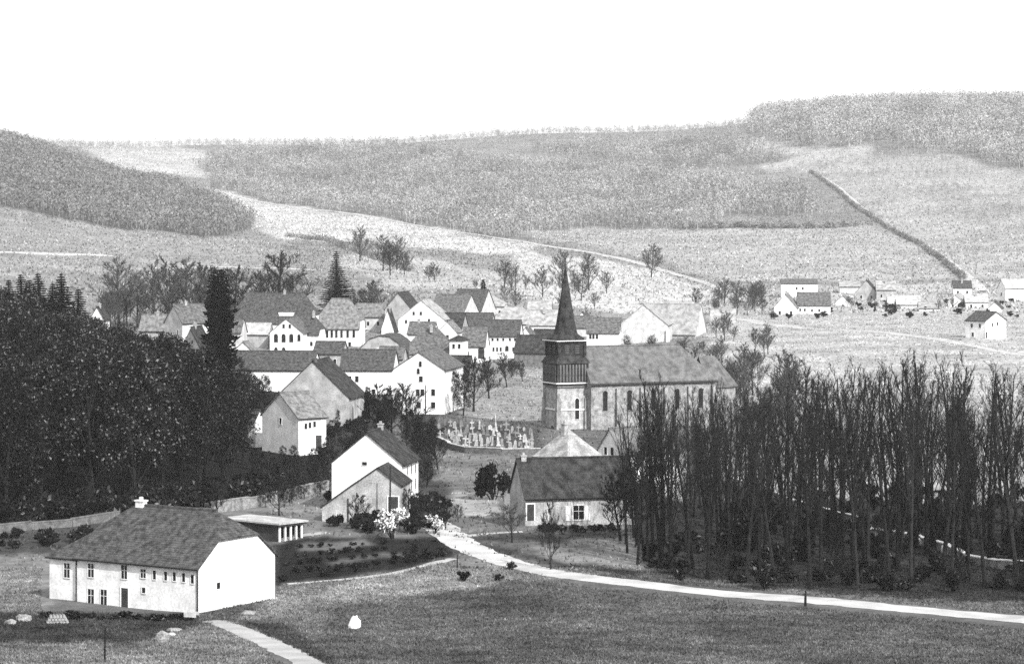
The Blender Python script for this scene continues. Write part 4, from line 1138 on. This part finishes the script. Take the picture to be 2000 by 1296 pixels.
for px, h, lb in ((1709, 590, 'smallest of three dark conifers by the white cottage'), (1731, 591, 'middle one of three dark conifers by the white cottage'), (1748, 583, 'tallest of three dark conifers by the white cottage')):
    std('small_conifer', SPRUCE[0], px, 1010, h, 18, lb, 'little conifers by the white cottage', 1.1)
# broad bare trees: px, d, top row, kind, words
for px, d, top, kd, lb in (
    (232, 830, 508, 0, 'bare tree with thin upright crown above the wood'), (300, 850, 520, 0, 'bare grey tree left in the row behind the wood house'), (330, 860, 515, 0, 'bare grey tree in the middle of the row behind the wood house'),
    (365, 840, 512, 0, 'bare grey tree right in the row behind the wood house'), (408, 850, 518, 1, 'dark bare tree just left of the columnar tree'), (268, 840, 540, 0, 'low bare tree between the wood and the pale tiled house'),
    (542, 930, 495, 1, 'bare cone shaped tree behind the long hipped roof'), (512, 940, 530, 0, 'small bare tree left of the cone shaped tree'), (455, 930, 522, 1, 'bare tree right behind the columnar tree'), (575, 950, 540, 0, 'small bare tree between cone shaped tree and spruce'),
    (720, 960, 550, 1, 'bare tree behind the grey gabled barn'), (745, 940, 560, 0, 'low bare tree touching the grey gabled barn'), (695, 950, 565, 0, 'low bare tree right of the spruce'),
    (703, 1420, 446, 0, 'bare tree on the field left of the hillside clump'), (748, 1330, 462, 0, 'left tree of the bare hillside clump'), (775, 1330, 464, 0, 'right tree of the bare hillside clump'), (762, 1290, 480, 1, 'front tree of the bare hillside clump'), (790, 1300, 490, 0, 'low tree beside the bare hillside clump'),
    (850, 1240, 514, 1, 'low round bare tree on the pale hill field'), (838, 1250, 520, 0, 'smaller low tree beside the round one on the hill field'), (985, 1200, 510, 0, 'wide bare tree in the field left of the spire'), (930, 1180, 545, 0, 'bare shrubby tree by the small cypress'),
    (1060, 1130, 524, 0, 'bare tree directly left of the spire tip'), (1098, 1240, 492, 0, 'bare tree right behind the spire tip'), (1150, 1200, 496, 0, 'large bare tree right of the spire'), (1135, 1120, 535, 0, 'lower bare tree right of the spire'), (1185, 1180, 530, 0, 'bare tree between the spire and the great barn'),
    (1272, 1340, 480, 0, 'bare tree on the hill track above the great barn'), (1360, 1060, 563, 1, 'dark bare tree behind the long barn roof'), (1415, 1100, 545, 0, 'bare tree left in the clump before the right farm'), (1440, 1080, 550, 0, 'bare tree in the middle of the clump before the right farm'), (1470, 1060, 556, 0, 'bare tree right in the clump before the right farm'), (1400, 1010, 580, 0, 'low bare tree beside the far cottage'),
    (1420, 900, 610, 0, 'bare tree left of the field shed'), (1500, 860, 640, 0, 'bare tree right of the field shed'), (1545, 560, 690, 0, 'pale bare tree behind the left of the grove'), (1470, 640, 690, 0, 'pale bare tree behind the end of the nave'),
    (885, 600, 722, 2, 'dark dense tree right of the three storey gable'), (905, 590, 728, 2, 'second dark tree right of the three storey gable'), (925, 600, 700, 1, 'bare dark tree at the top of the church field'), (955, 640, 700, 1, 'bare tree left of the belfry over the church field'), (990, 680, 690, 1, 'bare tree by the dark barn left of the belfry'),
    (740, 540, 752, 1, 'bare tree in the garden before the low white house'), (765, 535, 756, 1, 'second bare tree in the garden before the low white house'), (795, 530, 750, 1, 'bare tree against the foot of the three storey gable'), (700, 520, 812, 2, 'dark tree in the hollow behind the white gable'), (670, 500, 830, 2, 'dark tree left behind the white gable'), (640, 480, 850, 2, 'dark tree at the left eave of the white gable'),
    (820, 520, 808, 2, 'dark tree right behind the white gable ridge'), (842, 500, 818, 2, 'dark tree at the left end of the churchyard'), (805, 500, 800, 1, 'bare tree rising behind the white gable ridge'), (855, 470, 850, 1, 'bare tree below the churchyard wall'),
    (700, 385, 905 + 60, 1, 'bare tree leaning on the grey lean-to shed'), (800, 392, 955, 1, 'bare tree before the right end of the white gable'), (835, 388, 965, 1, 'bare dark tree left of the road bend'), (870, 385, 985, 1, 'low bare tree at the road bend'), (1000, 372, 985, 0, 'thin bare tree before the white outbuilding'), (895, 395, 985, 1, 'bare tree above the road bend, right one'),
    (425, 402, 940, 1, 'thin bare tree behind the farm roof'), (545, 400, 930, 1, 'bare tree over the stone wall by the open shed'), (1212, 372, 930, 1, 'bare tree at the right end of the long cottage'), (1245, 368, 880, 1, 'twiggy bare tree overlapping the long cottage roof')):
    v = (SPREAD[rng.randrange(4)], DARKB[rng.randrange(3)], WOODT[rng.randrange(6)])[kd]
    std(('bare_tree', 'bare_tree', 'leafy_tree')[kd], v, px, d, top, (12, 12, 19)[kd], lb, wscale=(1.15, 1.1, 1.0)[kd])
# the young roadside tree with its stake
t = std('young_tree', DARKB[1], 1075, 346, 985, 12, 'young bare tree tied to a stake beside the road', 'roadside trees', .5)
MB().tube([(.35, 0, -.4), (.35, 0, 2.2)], [.06, .05], 5).build('stake', M['wood'], t)
# bushes
def bush(px, py, w, lb, kd=BUSH, grp='bushes', sz=1.0, nm='bush'):
    p = gpt(px, py); tree_at(nm, kd[rng.randrange(len(kd))], p.x, p.y, w / 2.4, lb, 'bush', grp, ('stem', 'foliage'), sz=w / 2.4 * sz)
bush(965, 975, 5.2, 'large dark round bush left of the long cottage', sz=1.5); bush(945, 968, 3.4, 'dark bush on the left flank of the large round bush', sz=1.3); bush(992, 970, 3.2, 'dark bush between round bush and white outbuilding', sz=1.2)
bush(906, 1133, 1.7, 'small dark bush on the pale meadow, left of three'); bush(976, 1134, 1.2, 'small dark bush on the meadow, middle of three'); bush(1000, 1112, 1.5, 'small dark bush on the meadow by the road, right of three')
bush(768, 1052, 3.6, 'white blossoming shrub at the road bend', BBUSH, 'blossoming shrubs', 1.0, 'blossoming_shrub'); bush(783, 1026, 2.4, 'smaller white shrub behind the blossoming one', BBUSH, 'blossoming shrubs', 1, 'blossoming_shrub'); bush(848, 1042, 2.4, 'pale shrub right of the blossoming one, at the lane', BBUSH, 'blossoming shrubs', 1.0, 'blossoming_shrub')
for i, px in enumerate(range(96, 372, 21)):
    bush(px + rng.uniform(-6, 6), 1202 + px * .025 + rng.uniform(-2, 4), rng.uniform(1.0, 1.9), 'low dark shrub in the row along the foot of the farm wall', grp='shrubs along the farm wall', sz=.7)
for i in range(26):
    px = rng.uniform(640, 870); bush(px, 1022 + rng.uniform(-8, 22), rng.uniform(1.8, 3.0), 'dark garden shrub between the grey shed and the road bend', grp='garden shrubs by the shed', sz=rng.uniform(.8, 1.2))
for i in range(30):
    u = rng.random(); bush(620 + 250 * u, 880 + rng.uniform(-30, 70) - 20 * u if u < .1 else 1000 - rng.uniform(0, 8), rng.uniform(2, 3.6), 'dark shrub in the hollow around the white gable', grp='shrubs around the white gable', sz=1.1)
for i in range(22):
    px = rng.uniform(1030, 1235); bush(px, 1034 + rng.uniform(0, 6), rng.uniform(.9, 1.7), 'low shrub in the border along the long cottage front', grp='shrubs along the cottage', sz=.9)
for i in range(22):
    px = rng.uniform(0, 240); bush(px, 1052 - px * .08 + rng.uniform(0, 24), rng.uniform(1.4, 2.6), 'dark shrub below the stone wall left of the farm', grp='shrubs below the left wall', sz=.9)
for i in range(18):
    px = rng.uniform(545, 865); bush(px, np.interp(px, [545, 640, 870], [1136, 1128, 1088]) - rng.uniform(0, 10), rng.uniform(.8, 1.6), 'low shrub along the dark garden bank', grp='shrubs on the garden bank', sz=.8)
for i in range(26):
    px = rng.uniform(650, 860); d = rng.uniform(540, 640)
    x = at(px, d); tree_at('garden_shrub', BUSH[rng.randrange(4)], x, d, rng.uniform(.8, 1.5), 'dark garden shrub before the low white house', 'bush', 'garden shrubs of the village', ('stem', 'foliage'))
def grove_ug(r):
    p = grove_pt(r)
    return p
for x, y in scatter(150, grove_ug, 2.2, seed=11):
    tree_at('undergrowth_bush', BUSH[rng.randrange(4)], x, y - 2, rng.uniform(.7, 1.5), 'dark bush under the grove, ' + ('near the road' if y < 350 else 'far inside') + ', ' + words_along(1000 + F * x / y, GROVE_W), 'bush', 'undergrowth of the grove', ('stem', 'foliage'), sz=rng.uniform(.8, 1.7))

# ------------------------------------------------------------------ far woods on the hills (nobody could count them)
def far_wood(name, polys, n, seed, h0, h1, mt):
    q = np.random.default_rng(seed); out = []
    need = n; tries = 0
    while len(out) < n and tries < 60:
        tries += 1
        px = q.uniform(-300, 2300, 4000); d = q.uniform(1300, 3550, 4000) 
        d = np.sqrt(q.uniform(1300 ** 2, 3500 ** 2, 4000))
        i = np.clip(np.searchsorted(GD, d) - 1, 0, len(GD) - 2); j = np.clip(np.searchsorted(GP, px) - 1, 0, len(GP) - 2)
        a = (d - GD[i]) / (GD[i + 1] - GD[i]); b = (px - GP[j]) / (GP[j + 1] - GP[j])
        z = (GZ[i, j] * (1 - b) + GZ[i, j + 1] * b) * (1 - a) + (GZ[i + 1, j] * (1 - b) + GZ[i + 1, j + 1] * b) * a
        py = HZ + (EYE - z) * F / d
        wx, wy = wob(px + q.normal(size=len(px)) * 9, py + q.normal(size=len(px)) * 3.5)
        ok = np.zeros(len(px), bool)
        for poly, dmin, dmax in polys: ok |= inpoly(wx, wy, poly) & (d > dmin) & (d < dmax)
        for k in np.where(ok)[0]:
            out.append(((px[k] - 1000) / F * d[k], d[k], z[k]))
    out = np.array(out[:n]); n = len(out)
    # each crown: an upright spray of small faces on a thin stem
    m = 30 if h1 < 18 else 60
    h = q.uniform(h0, h1, n); w = h * q.uniform(.3, .5, n)
    u = q.normal(size=(n, m, 3)); u /= np.linalg.norm(u, axis=2)[:, :, None]; u *= (q.random((n, m)) ** .4)[:, :, None]
    c = np.empty((n, m, 3)); c[:, :, 0] = u[:, :, 0] * w[:, None] / 1.4; c[:, :, 1] = u[:, :, 1] * w[:, None] / 1.4; c[:, :, 2] = h[:, None] * .58 + u[:, :, 2] * h[:, None] * .42
    c += out[:, None, :]
    a = q.normal(size=(n, m, 3)); a /= np.linalg.norm(a, axis=2)[:, :, None]
    b = np.cross(a, q.normal(size=(n, m, 3))); b /= np.linalg.norm(b, axis=2)[:, :, None]
    s = (np.minimum(h[:, None], 12) * q.uniform(.045, .10, (n, m)))[:, :, None]
    V = np.stack([c - a * s, c + b * s, c + a * s], 2).reshape(-1, 3)
    FA = np.arange(len(V)).reshape(-1, 3)
    # stems
    st = np.stack([out + np.array([-.25, 0, -.5]), out + np.array([.25, 0, -.5]), out + np.stack([0 * h, 0 * h, h * .8], -1)], 1).reshape(-1, 3)
    FS = np.arange(len(st)).reshape(-1, 3) + len(V)
    me = fastmesh(name, np.concatenate([V, st]), np.concatenate([FA, FS]), M[mt])
    o = link(name, me); o['kind'] = 'stuff'
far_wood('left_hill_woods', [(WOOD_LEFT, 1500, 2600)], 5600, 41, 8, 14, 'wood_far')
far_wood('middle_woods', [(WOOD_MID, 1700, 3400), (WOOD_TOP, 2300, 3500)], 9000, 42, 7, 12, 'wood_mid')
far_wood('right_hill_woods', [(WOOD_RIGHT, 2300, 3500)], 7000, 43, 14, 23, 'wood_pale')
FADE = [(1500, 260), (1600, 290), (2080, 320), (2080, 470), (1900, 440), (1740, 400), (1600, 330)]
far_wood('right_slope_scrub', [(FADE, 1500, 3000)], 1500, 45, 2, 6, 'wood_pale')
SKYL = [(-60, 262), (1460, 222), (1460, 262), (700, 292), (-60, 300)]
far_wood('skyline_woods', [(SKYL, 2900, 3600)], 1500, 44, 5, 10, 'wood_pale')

# ------------------------------------------------------------------ grass tufts of the near meadows
def grass(name, n, seed, d0, d1, h, keep):
    q = np.random.default_rng(seed)
    d = np.sqrt(q.uniform(d0 ** 2, d1 ** 2, n)); px = q.uniform(-280, 2280, n)
    i = np.clip(np.searchsorted(GD, d) - 1, 0, len(GD) - 2); j = np.clip(np.searchsorted(GP, px) - 1, 0, len(GP) - 2)
    a = (d - GD[i]) / (GD[i + 1] - GD[i]); b = (px - GP[j]) / (GP[j + 1] - GP[j])
    z = (GZ[i, j] * (1 - b) + GZ[i, j + 1] * b) * (1 - a) + (GZ[i + 1, j] * (1 - b) + GZ[i + 1, j + 1] * b) * a
    py = HZ + (EYE - z) * F / d
    ok = keep(px, py, d)
    P = np.stack([(px - 1000) / F * d, d, z], -1)[ok]; n = len(P)
    tn = TONE[np.clip(np.searchsorted(GD, d) , 0, len(GD) - 1), np.clip(np.searchsorted(GP, px), 0, len(GP) - 1)][ok]
    m = 3
    an = q.uniform(0, 6.28, (n, m)); hh = h * q.uniform(.5, 1.4, (n, m)); w = hh * q.uniform(.25, .6, (n, m))
    off = q.normal(size=(n, m, 2)) * .12
    base = np.repeat(P[:, None, :], m, 1); base[:, :, :2] += off
    dx = np.stack([np.cos(an), np.sin(an), 0 * an], -1) * w[:, :, None]
    tip = base + np.stack([q.normal(size=(n, m)) * .5 * hh, q.normal(size=(n, m)) * .5 * hh, hh], -1)
    lo = base - np.array([0, 0, .03])
    V = np.stack([lo - dx, lo + dx, tip], 2).reshape(-1, 3)
    me = fastmesh(name, V, np.arange(len(V)).reshape(-1, 3), M['grass'])
    me.attributes.new('tone', 'FLOAT', 'POINT').data.foreach_set('value', np.repeat(tn * q.uniform(.55, 1.5, n), 3 * m).astype(np.float32))
    o = link(name, me); o['kind'] = 'stuff'
ROADP = [(880, 1046), (960, 1080), (1100, 1118), (1300, 1138), (1600, 1164), (2100, 1210), (2100, 1240), (1800, 1206), (1500, 1180), (1150, 1146), (960, 1100), (850, 1050)]
PATHP = [(405, 1208), (470, 1222), (560, 1258), (660, 1310), (570, 1310), (500, 1258), (430, 1228)]
def keep_near(px, py, d):
    k = (py < 1330) & ~inpoly(px, py, ROADP) & ~inpoly(px, py, PATHP)
    k &= ~inpoly(px, py, [(80, 1000), (540, 1000), (540, 1160), (390, 1200), (80, 1192)])
    k &= ~((px > 1250) & (py < 1110)) & ~inpoly(px, py, GARDEN)
    return k
grass('meadow_grass', 135000, 51, 232, 350, .17, keep_near)
def keep_vale(px, py, d): return ~inpoly(px, py, [(-60, 640), (520, 640), (520, 1010), (-60, 1040)]) & ~inpoly(px, py, GARDEN) & ~inpoly(px, py, ROADP)
grass('vale_grass', 85000, 52, 345, 1000, .30, keep_vale)
def keep_hill(px, py, d):
    k = np.ones(len(px), bool)
    for p in (WOOD_LEFT, WOOD_MID): k &= ~inpoly(px, py, p)
    return k
grass('hill_tussocks', 180000, 53, 1000, 3300, .75, keep_hill)

# ------------------------------------------------------------------ dark trees filling the hollows, thickets and hedges
def pxbox(p0, p1, d0, d1):
    return lambda r: (lambda px, d: (at(px, d), d))(r.uniform(p0, p1), r.uniform(d0, d1))
for p0, p1, d0, d1, n, t0, t1, lb in (
    (495, 640, 412, 470, 34, 2.6, 4.6, 'small dark tree in the hollow between stone wall and grey house'),
    (640, 700, 455, 540, 16, 3, 6, 'small dark tree in the hollow behind the white gable'),
    (690, 760, 480, 555, 14, 3, 5, 'small dark tree in the garden behind the slate roof'),
    (790, 850, 425, 530, 18, 3, 5.5, 'small dark tree beside the churchyard corner'),
    (440, 520, 470, 600, 14, 7, 11, 'small dark tree before the dark barn bay')):
    for x, y in scatter(n, pxbox(p0, p1, d0, d1), 2.2, seed=int(p0)):
        if abs(x - at(583, 500)) < 9 and 490 < y < 520: continue
        tree_at('small_tree', WOODT[rng.randrange(6)], x, y, rng.uniform(t0, t1) / 19, lb, 'tree', 'small trees of the hollows', sz=rng.uniform(t0, t1) / 19 * 1.05)
for x, y in scatter(34, grove_pt, 3.0, seed=21):
    tree_at('sapling', DARKB[rng.randrange(3)], x, y - 1, rng.uniform(3, 6.5) / 12, 'dark sapling in the bare grove, ' + words_along(1000 + F * x / y, GROVE_W), 'tree', 'saplings of the grove')
for p0, p1, d0, d1, n, h0, h1, lb in (
    (1420, 1560, 520, 640, 16, 6, 10, 'pale twiggy tree between the nave end and the grove'),
    (1385, 1500, 680, 880, 16, 4, 7, 'grey twiggy shrub tree on the slope behind the choir'),
    (1220, 1380, 740, 840, 14, 3, 5, 'low grey tree between nave roof and great barn'),
    (930, 1060, 690, 760, 6, 3, 5, 'dark low tree at the top of the church field'),
    (205, 330, 780, 900, 12, 7, 11, 'grey bare tree in the belt behind the left wood'),
    (330, 600, 880, 990, 16, 6, 10, 'grey bare tree in the belt behind the long hipped roof'),
    (690, 800, 930, 1020, 9, 5, 8, 'grey bare tree behind the grey gabled barn roof'),
    (1390, 1500, 1000, 1120, 14, 5, 9, 'grey bare tree in the thicket before the right farm'),
    (1640, 1900, 1000, 1080, 10, 2.5, 5, 'small grey garden tree among the right hand cottages'),
    (980, 1200, 1040, 1250, 12, 5, 9, 'pale bare tree on the slope around the spire')):
    for x, y in scatter(n, pxbox(p0, p1, d0, d1), 3.0, seed=int(p0 + 7)):
        tree_at('bare_tree', (SPREAD if 'dark' not in lb else DARKB)[rng.randrange(3)], x, y, rng.uniform(h0, h1) / 12, lb, 'tree', 'bare trees around the village')
def hedge(pts, w, h, label, seed, mt='wood_far', dens=1.6):
    q = np.random.default_rng(seed); P = []
    W_ = [gpt(px, py) for px, py in pts]
    for a, b in zip(W_[:-1], W_[1:]):
        n = int((b - a).length * dens)
        for k in range(n):
            p = a.lerp(b, q.random()); x, y = p.x + q.normal() * w * .3, p.y + q.normal() * w * .3
            P.append((x, y, gz(x, y)))
    P = np.array(P); n = len(P); m = 14
    hh = h * q.uniform(.5, 1.2, n)
    c = P[:, None, :] + np.stack([q.normal(size=(n, m)) * w * .3, q.normal(size=(n, m)) * w * .3, q.random((n, m)) * hh[:, None]], -1)
    a = q.normal(size=(n, m, 3)); b = q.normal(size=(n, m, 3)); s_ = .35 * h / 3
    V = np.stack([c - a * s_, c + b * s_, c + a * s_], 2).reshape(-1, 3)
    o = W_[0]; ob = link('hedge', fastmesh('hedge', V - np.array(o)[None, :], np.arange(len(V)).reshape(-1, 3), M[mt]), None, o)
    tag(ob, label, 'hedge', 'field hedges')
hedge([(1582, 336), (1642, 378), (1712, 432), (1792, 476), (1842, 511), (1885, 547)], 1.6, 2.6, 'dark straight hedge running down the right hill beside its lane', 61)
hedge([(1310, 446), (1400, 446), (1480, 445), (1590, 446), (1700, 440)], 3, 4, 'dark hedge along the lower edge of the middle woods', 62)
hedge([(700, 352), (850, 345), (980, 340)], 3, 5, 'dark hedge line crossing the middle woods', 63)
hedge([(560, 462), (640, 470), (720, 500), (800, 530)], 3, 3, 'thin hedge down the pale field left of the hillside clump', 64)
hedge([(300, 545), (420, 548), (560, 552), (640, 560)], 4, 4, 'hedge along the field foot behind the left village houses', 65)

for row in range(4):
    for k in range(15):
        px = 560 + k * 21 + rng.uniform(-6, 6); py = np.interp(px, [535, 870], [1072 + row * 17, 1056 + row * 9])
        if rng.random() < .25: continue
        bush(px, py, rng.uniform(.7, 1.5), 'small dark plant in the %s row of the dark garden, %s' % (('back', 'second', 'third', 'front')[row], 'towards the open shed' if px < 640 else 'in the middle' if px < 770 else 'towards the road bend'), grp='plants of the dark garden', nm='garden_plant', sz=.8)

for i in range(80):
    px = rng.uniform(-40, 540); lim = np.interp(px, [-40, 240, 420, 540], [1040, 1012, 1000, 982])
    p = gpt(px, lim - rng.uniform(2, 26))
    tree_at('edge_bush', BUSH[rng.randrange(4)], p.x, p.y, rng.uniform(1.3, 2.4), 'dark bush at the foot of the left wood, ' + words_along(px, WOOD_W), 'bush', 'bushes at the foot of the left wood', ('stem', 'foliage'), sz=rng.uniform(1.4, 2.6))
# more roofs of the packed village
house('back_house', 'low house with grey roof between spruce and grey gabled barn', 'house', 690, 748, 760, 10, 668, 618, 594, 'x', 1, 1, 'cream', 'roof', d=915)
house('lane_house', 'small grey walled house between arched barn and three storey gable', 'house', 738, 786, 796, 10, 742, 700, 678, 'x', 1, 1, 'grey', 'roof', d=700)
house('ridge_barn', 'barn with dark roof rising behind the broad grey roof', 'barn', 850, 902, 914, 10, 680, 640, 612, 'x', 1, 1, 'grey', 'slate', d=872)
house('lean_barn', 'grey barn with low roof behind the white row house', 'barn', 905, 958, 968, 10, 672, 636, 612, 'x', 1, 1, 'grey', 'roof', d=890)
house('high_house', 'topmost small house with pale roof above the village', 'house', 905, 950, 960, 10, 632, 596, 570, 'x', 1, 1, 'cream', 'lroof', d=1030)
house('spire_barn', 'pale barn roof peeping out left of the spire', 'barn', 1030, 1075, 1086, 10, 640, 612, 588, 'x', 1, 1, 'cream', 'lroof', d=985)
house('tower_house', 'roof between spire side house and great barn', 'house', 1110, 1158, 1170, 10, 668, 640, 618, 'x', 1, 1, 'cream', 'roof', d=905)
house('yard_shed', 'small dark shed under the long white barn', 'shed', 556, 592, 600, 12, 800, 778, 764, 'x', 1, 1, 'dstone', 'slate', d=612, group='village outbuildings')
house('court_house', 'low grey house between schoolhouse and low white house', 'house', 612, 668, 680, 10, 722, 690, 668, 'x', 1, 1, 'grey', 'roof', d=755)

house('close_house', 'small house squeezed between broad grey roof and bright gable', 'house', 796, 846, 856, 10, 690, 652, 630, 'x', 1, 1, 'white', 'roof', d=815)
house('step_house', 'small pale house behind the white turret house', 'house', 856, 892, 902, 12, 684, 648, 628, 'y', 1, 1, 'white', 'roof', d=835)
house('crook_house', 'white gable end between row house and dark barn', 'house', 1012, 1042, 1050, 10, 690, 660, 640, 'y', 1, 1, 'white', 'roof', d=835)
house('nook_house', 'white house directly left of the belfry', 'house', 1040, 1078, 1086, 10, 694, 664, 644, 'x', 1, 1, 'white', 'slate', d=840)
house('slope_house', 'small white house just right of the spire middle', 'house', 1122, 1152, 1160, 10, 652, 628, 610, 'y', 1, 1, 'white', 'roof', d=955)
house('bend_house', 'white house left of the great barn gable', 'house', 1172, 1212, 1222, 10, 664, 640, 622, 'x', 1, 1, 'white', 'roof', d=935)
house('wood_edge_house', 'white house between columnar tree and long white barn', 'house', 452, 498, 508, 12, 728, 690, 668, 'y', 1, 1, 'white', 'roof', d=735)
house('meadow_barn', 'small pale barn in the hazy meadow left of the square house', 'barn', 1796, 1836, 1846, 10, 620, 602, 590, 'x', 1, 1, 'white', 'lroof', d=1015, group='village outbuildings')
house('lane_end_house', 'white house with grey roof at the lower end of the straight hedge', 'house', 1862, 1898, 1908, 12, 580, 562, 549, 'x', 1, 1, 'white', 'roof', d=1160)
house('corner_barn', 'small white barn right of the bright roofed pair', 'barn', 1930, 1956, 1964, 12, 618, 602, 590, 'y', 1, 1, 'white', 'roof', d=1010, group='village outbuildings')
house('upper_barn', 'low pale barn behind the grey gabled farm', 'barn', 1640, 1680, 1690, 10, 578, 560, 550, 'x', 1, 1, 'cream', 'lroof', d=1190, group='village outbuildings')
house('far_white_house', 'small white house between the two right hand farms', 'house', 1632, 1660, 1668, 10, 606, 590, 578, 'y', 1, 1, 'white', 'roof', d=1060)

# ------------------------------------------------------------------ windows and chimneys of the remaining village houses, tone of their roofs
for k, o in enumerate([o for o in list(COL.objects) if o.parent is None and '_L' in o.keys()]):
    ch = list(o.children)
    rf = [c for c in ch if c.name.split('.')[0] == 'roof']
    if rf and rf[0].data.materials and rf[0].data.materials[0] == M['roof'] and o.name != 'farmhouse':
        m2 = M[('roof', 'roof2', 'roof3', 'roof2', 'roof')[k % 5]]
        rf[0].data.materials[0] = m2
        for c in rf[0].children:
            if c.name.startswith('ridge_cap'): c.data.materials[0] = m2
    if o.get('category') not in ('house', 'cottage', 'farmhouse', 'farm wing', 'farm building') or '_e' not in o.keys(): continue
    if any(c.name.split('.')[0] == 'window' for c in ch): continue
    L_, W_, e_ = o['_L'], o['_W'], o['_e']
    n = max(1, int(L_ / 3.0))
    for j in range(n):
        if rng.random() < .2: continue
        for z in ((e_ * .3, e_ * .72) if e_ > 5.5 else (e_ * .5,)):
            fm, pm = window_mesh(.8, 1.25, False, False)
            e = link('window', fm, o, (-L_ * (j + .5) / n, 0, z - .6)); link('pane', pm, e)
    if rf and rng.random() < .7 and not any(c.name.startswith('chimney') for c in rf[0].children):
        chimney(o, -L_ * rng.uniform(.3, .7) if W_ < L_ else -L_ / 2, W_ / 2 if W_ < L_ else min(W_ * .4, 4), e_ + o['_r'] - .9, e_ + o['_r'] + .8, parent=rf[0])

# a log pile beside the farm annex
p = gpt(112, 1216); t = empty('log_pile', p, rad(12), 'small pile of cut logs in the dark grass before the annex', 'log pile')
lm = MB().tube([(0, -.6, 0), (0, .6, 0)], [.16, .16], 8); lm.f.append(tuple(range(7, -1, -1))); lm.m.append(0); lm = lm.mesh('log', M['stone'])
for r_ in range(3):
    for k in range(7 - r_):
        link('log', lm, t, ((k - 3 + r_ * .5) * .33, rng.uniform(-.08, .08), .14 + r_ * .28), rng.uniform(-.04, .04))

for i in range(34):
    px = rng.uniform(1500, 1990); d = rng.uniform(960, 1090); x = at(px, d)
    tree_at('garden_shrub', BUSH[rng.randrange(4)], x, d, rng.uniform(.7, 1.5), 'grey shrub among the cottages of the far right hamlet', 'bush', 'shrubs of the right hamlet', ('stem', 'foliage'))
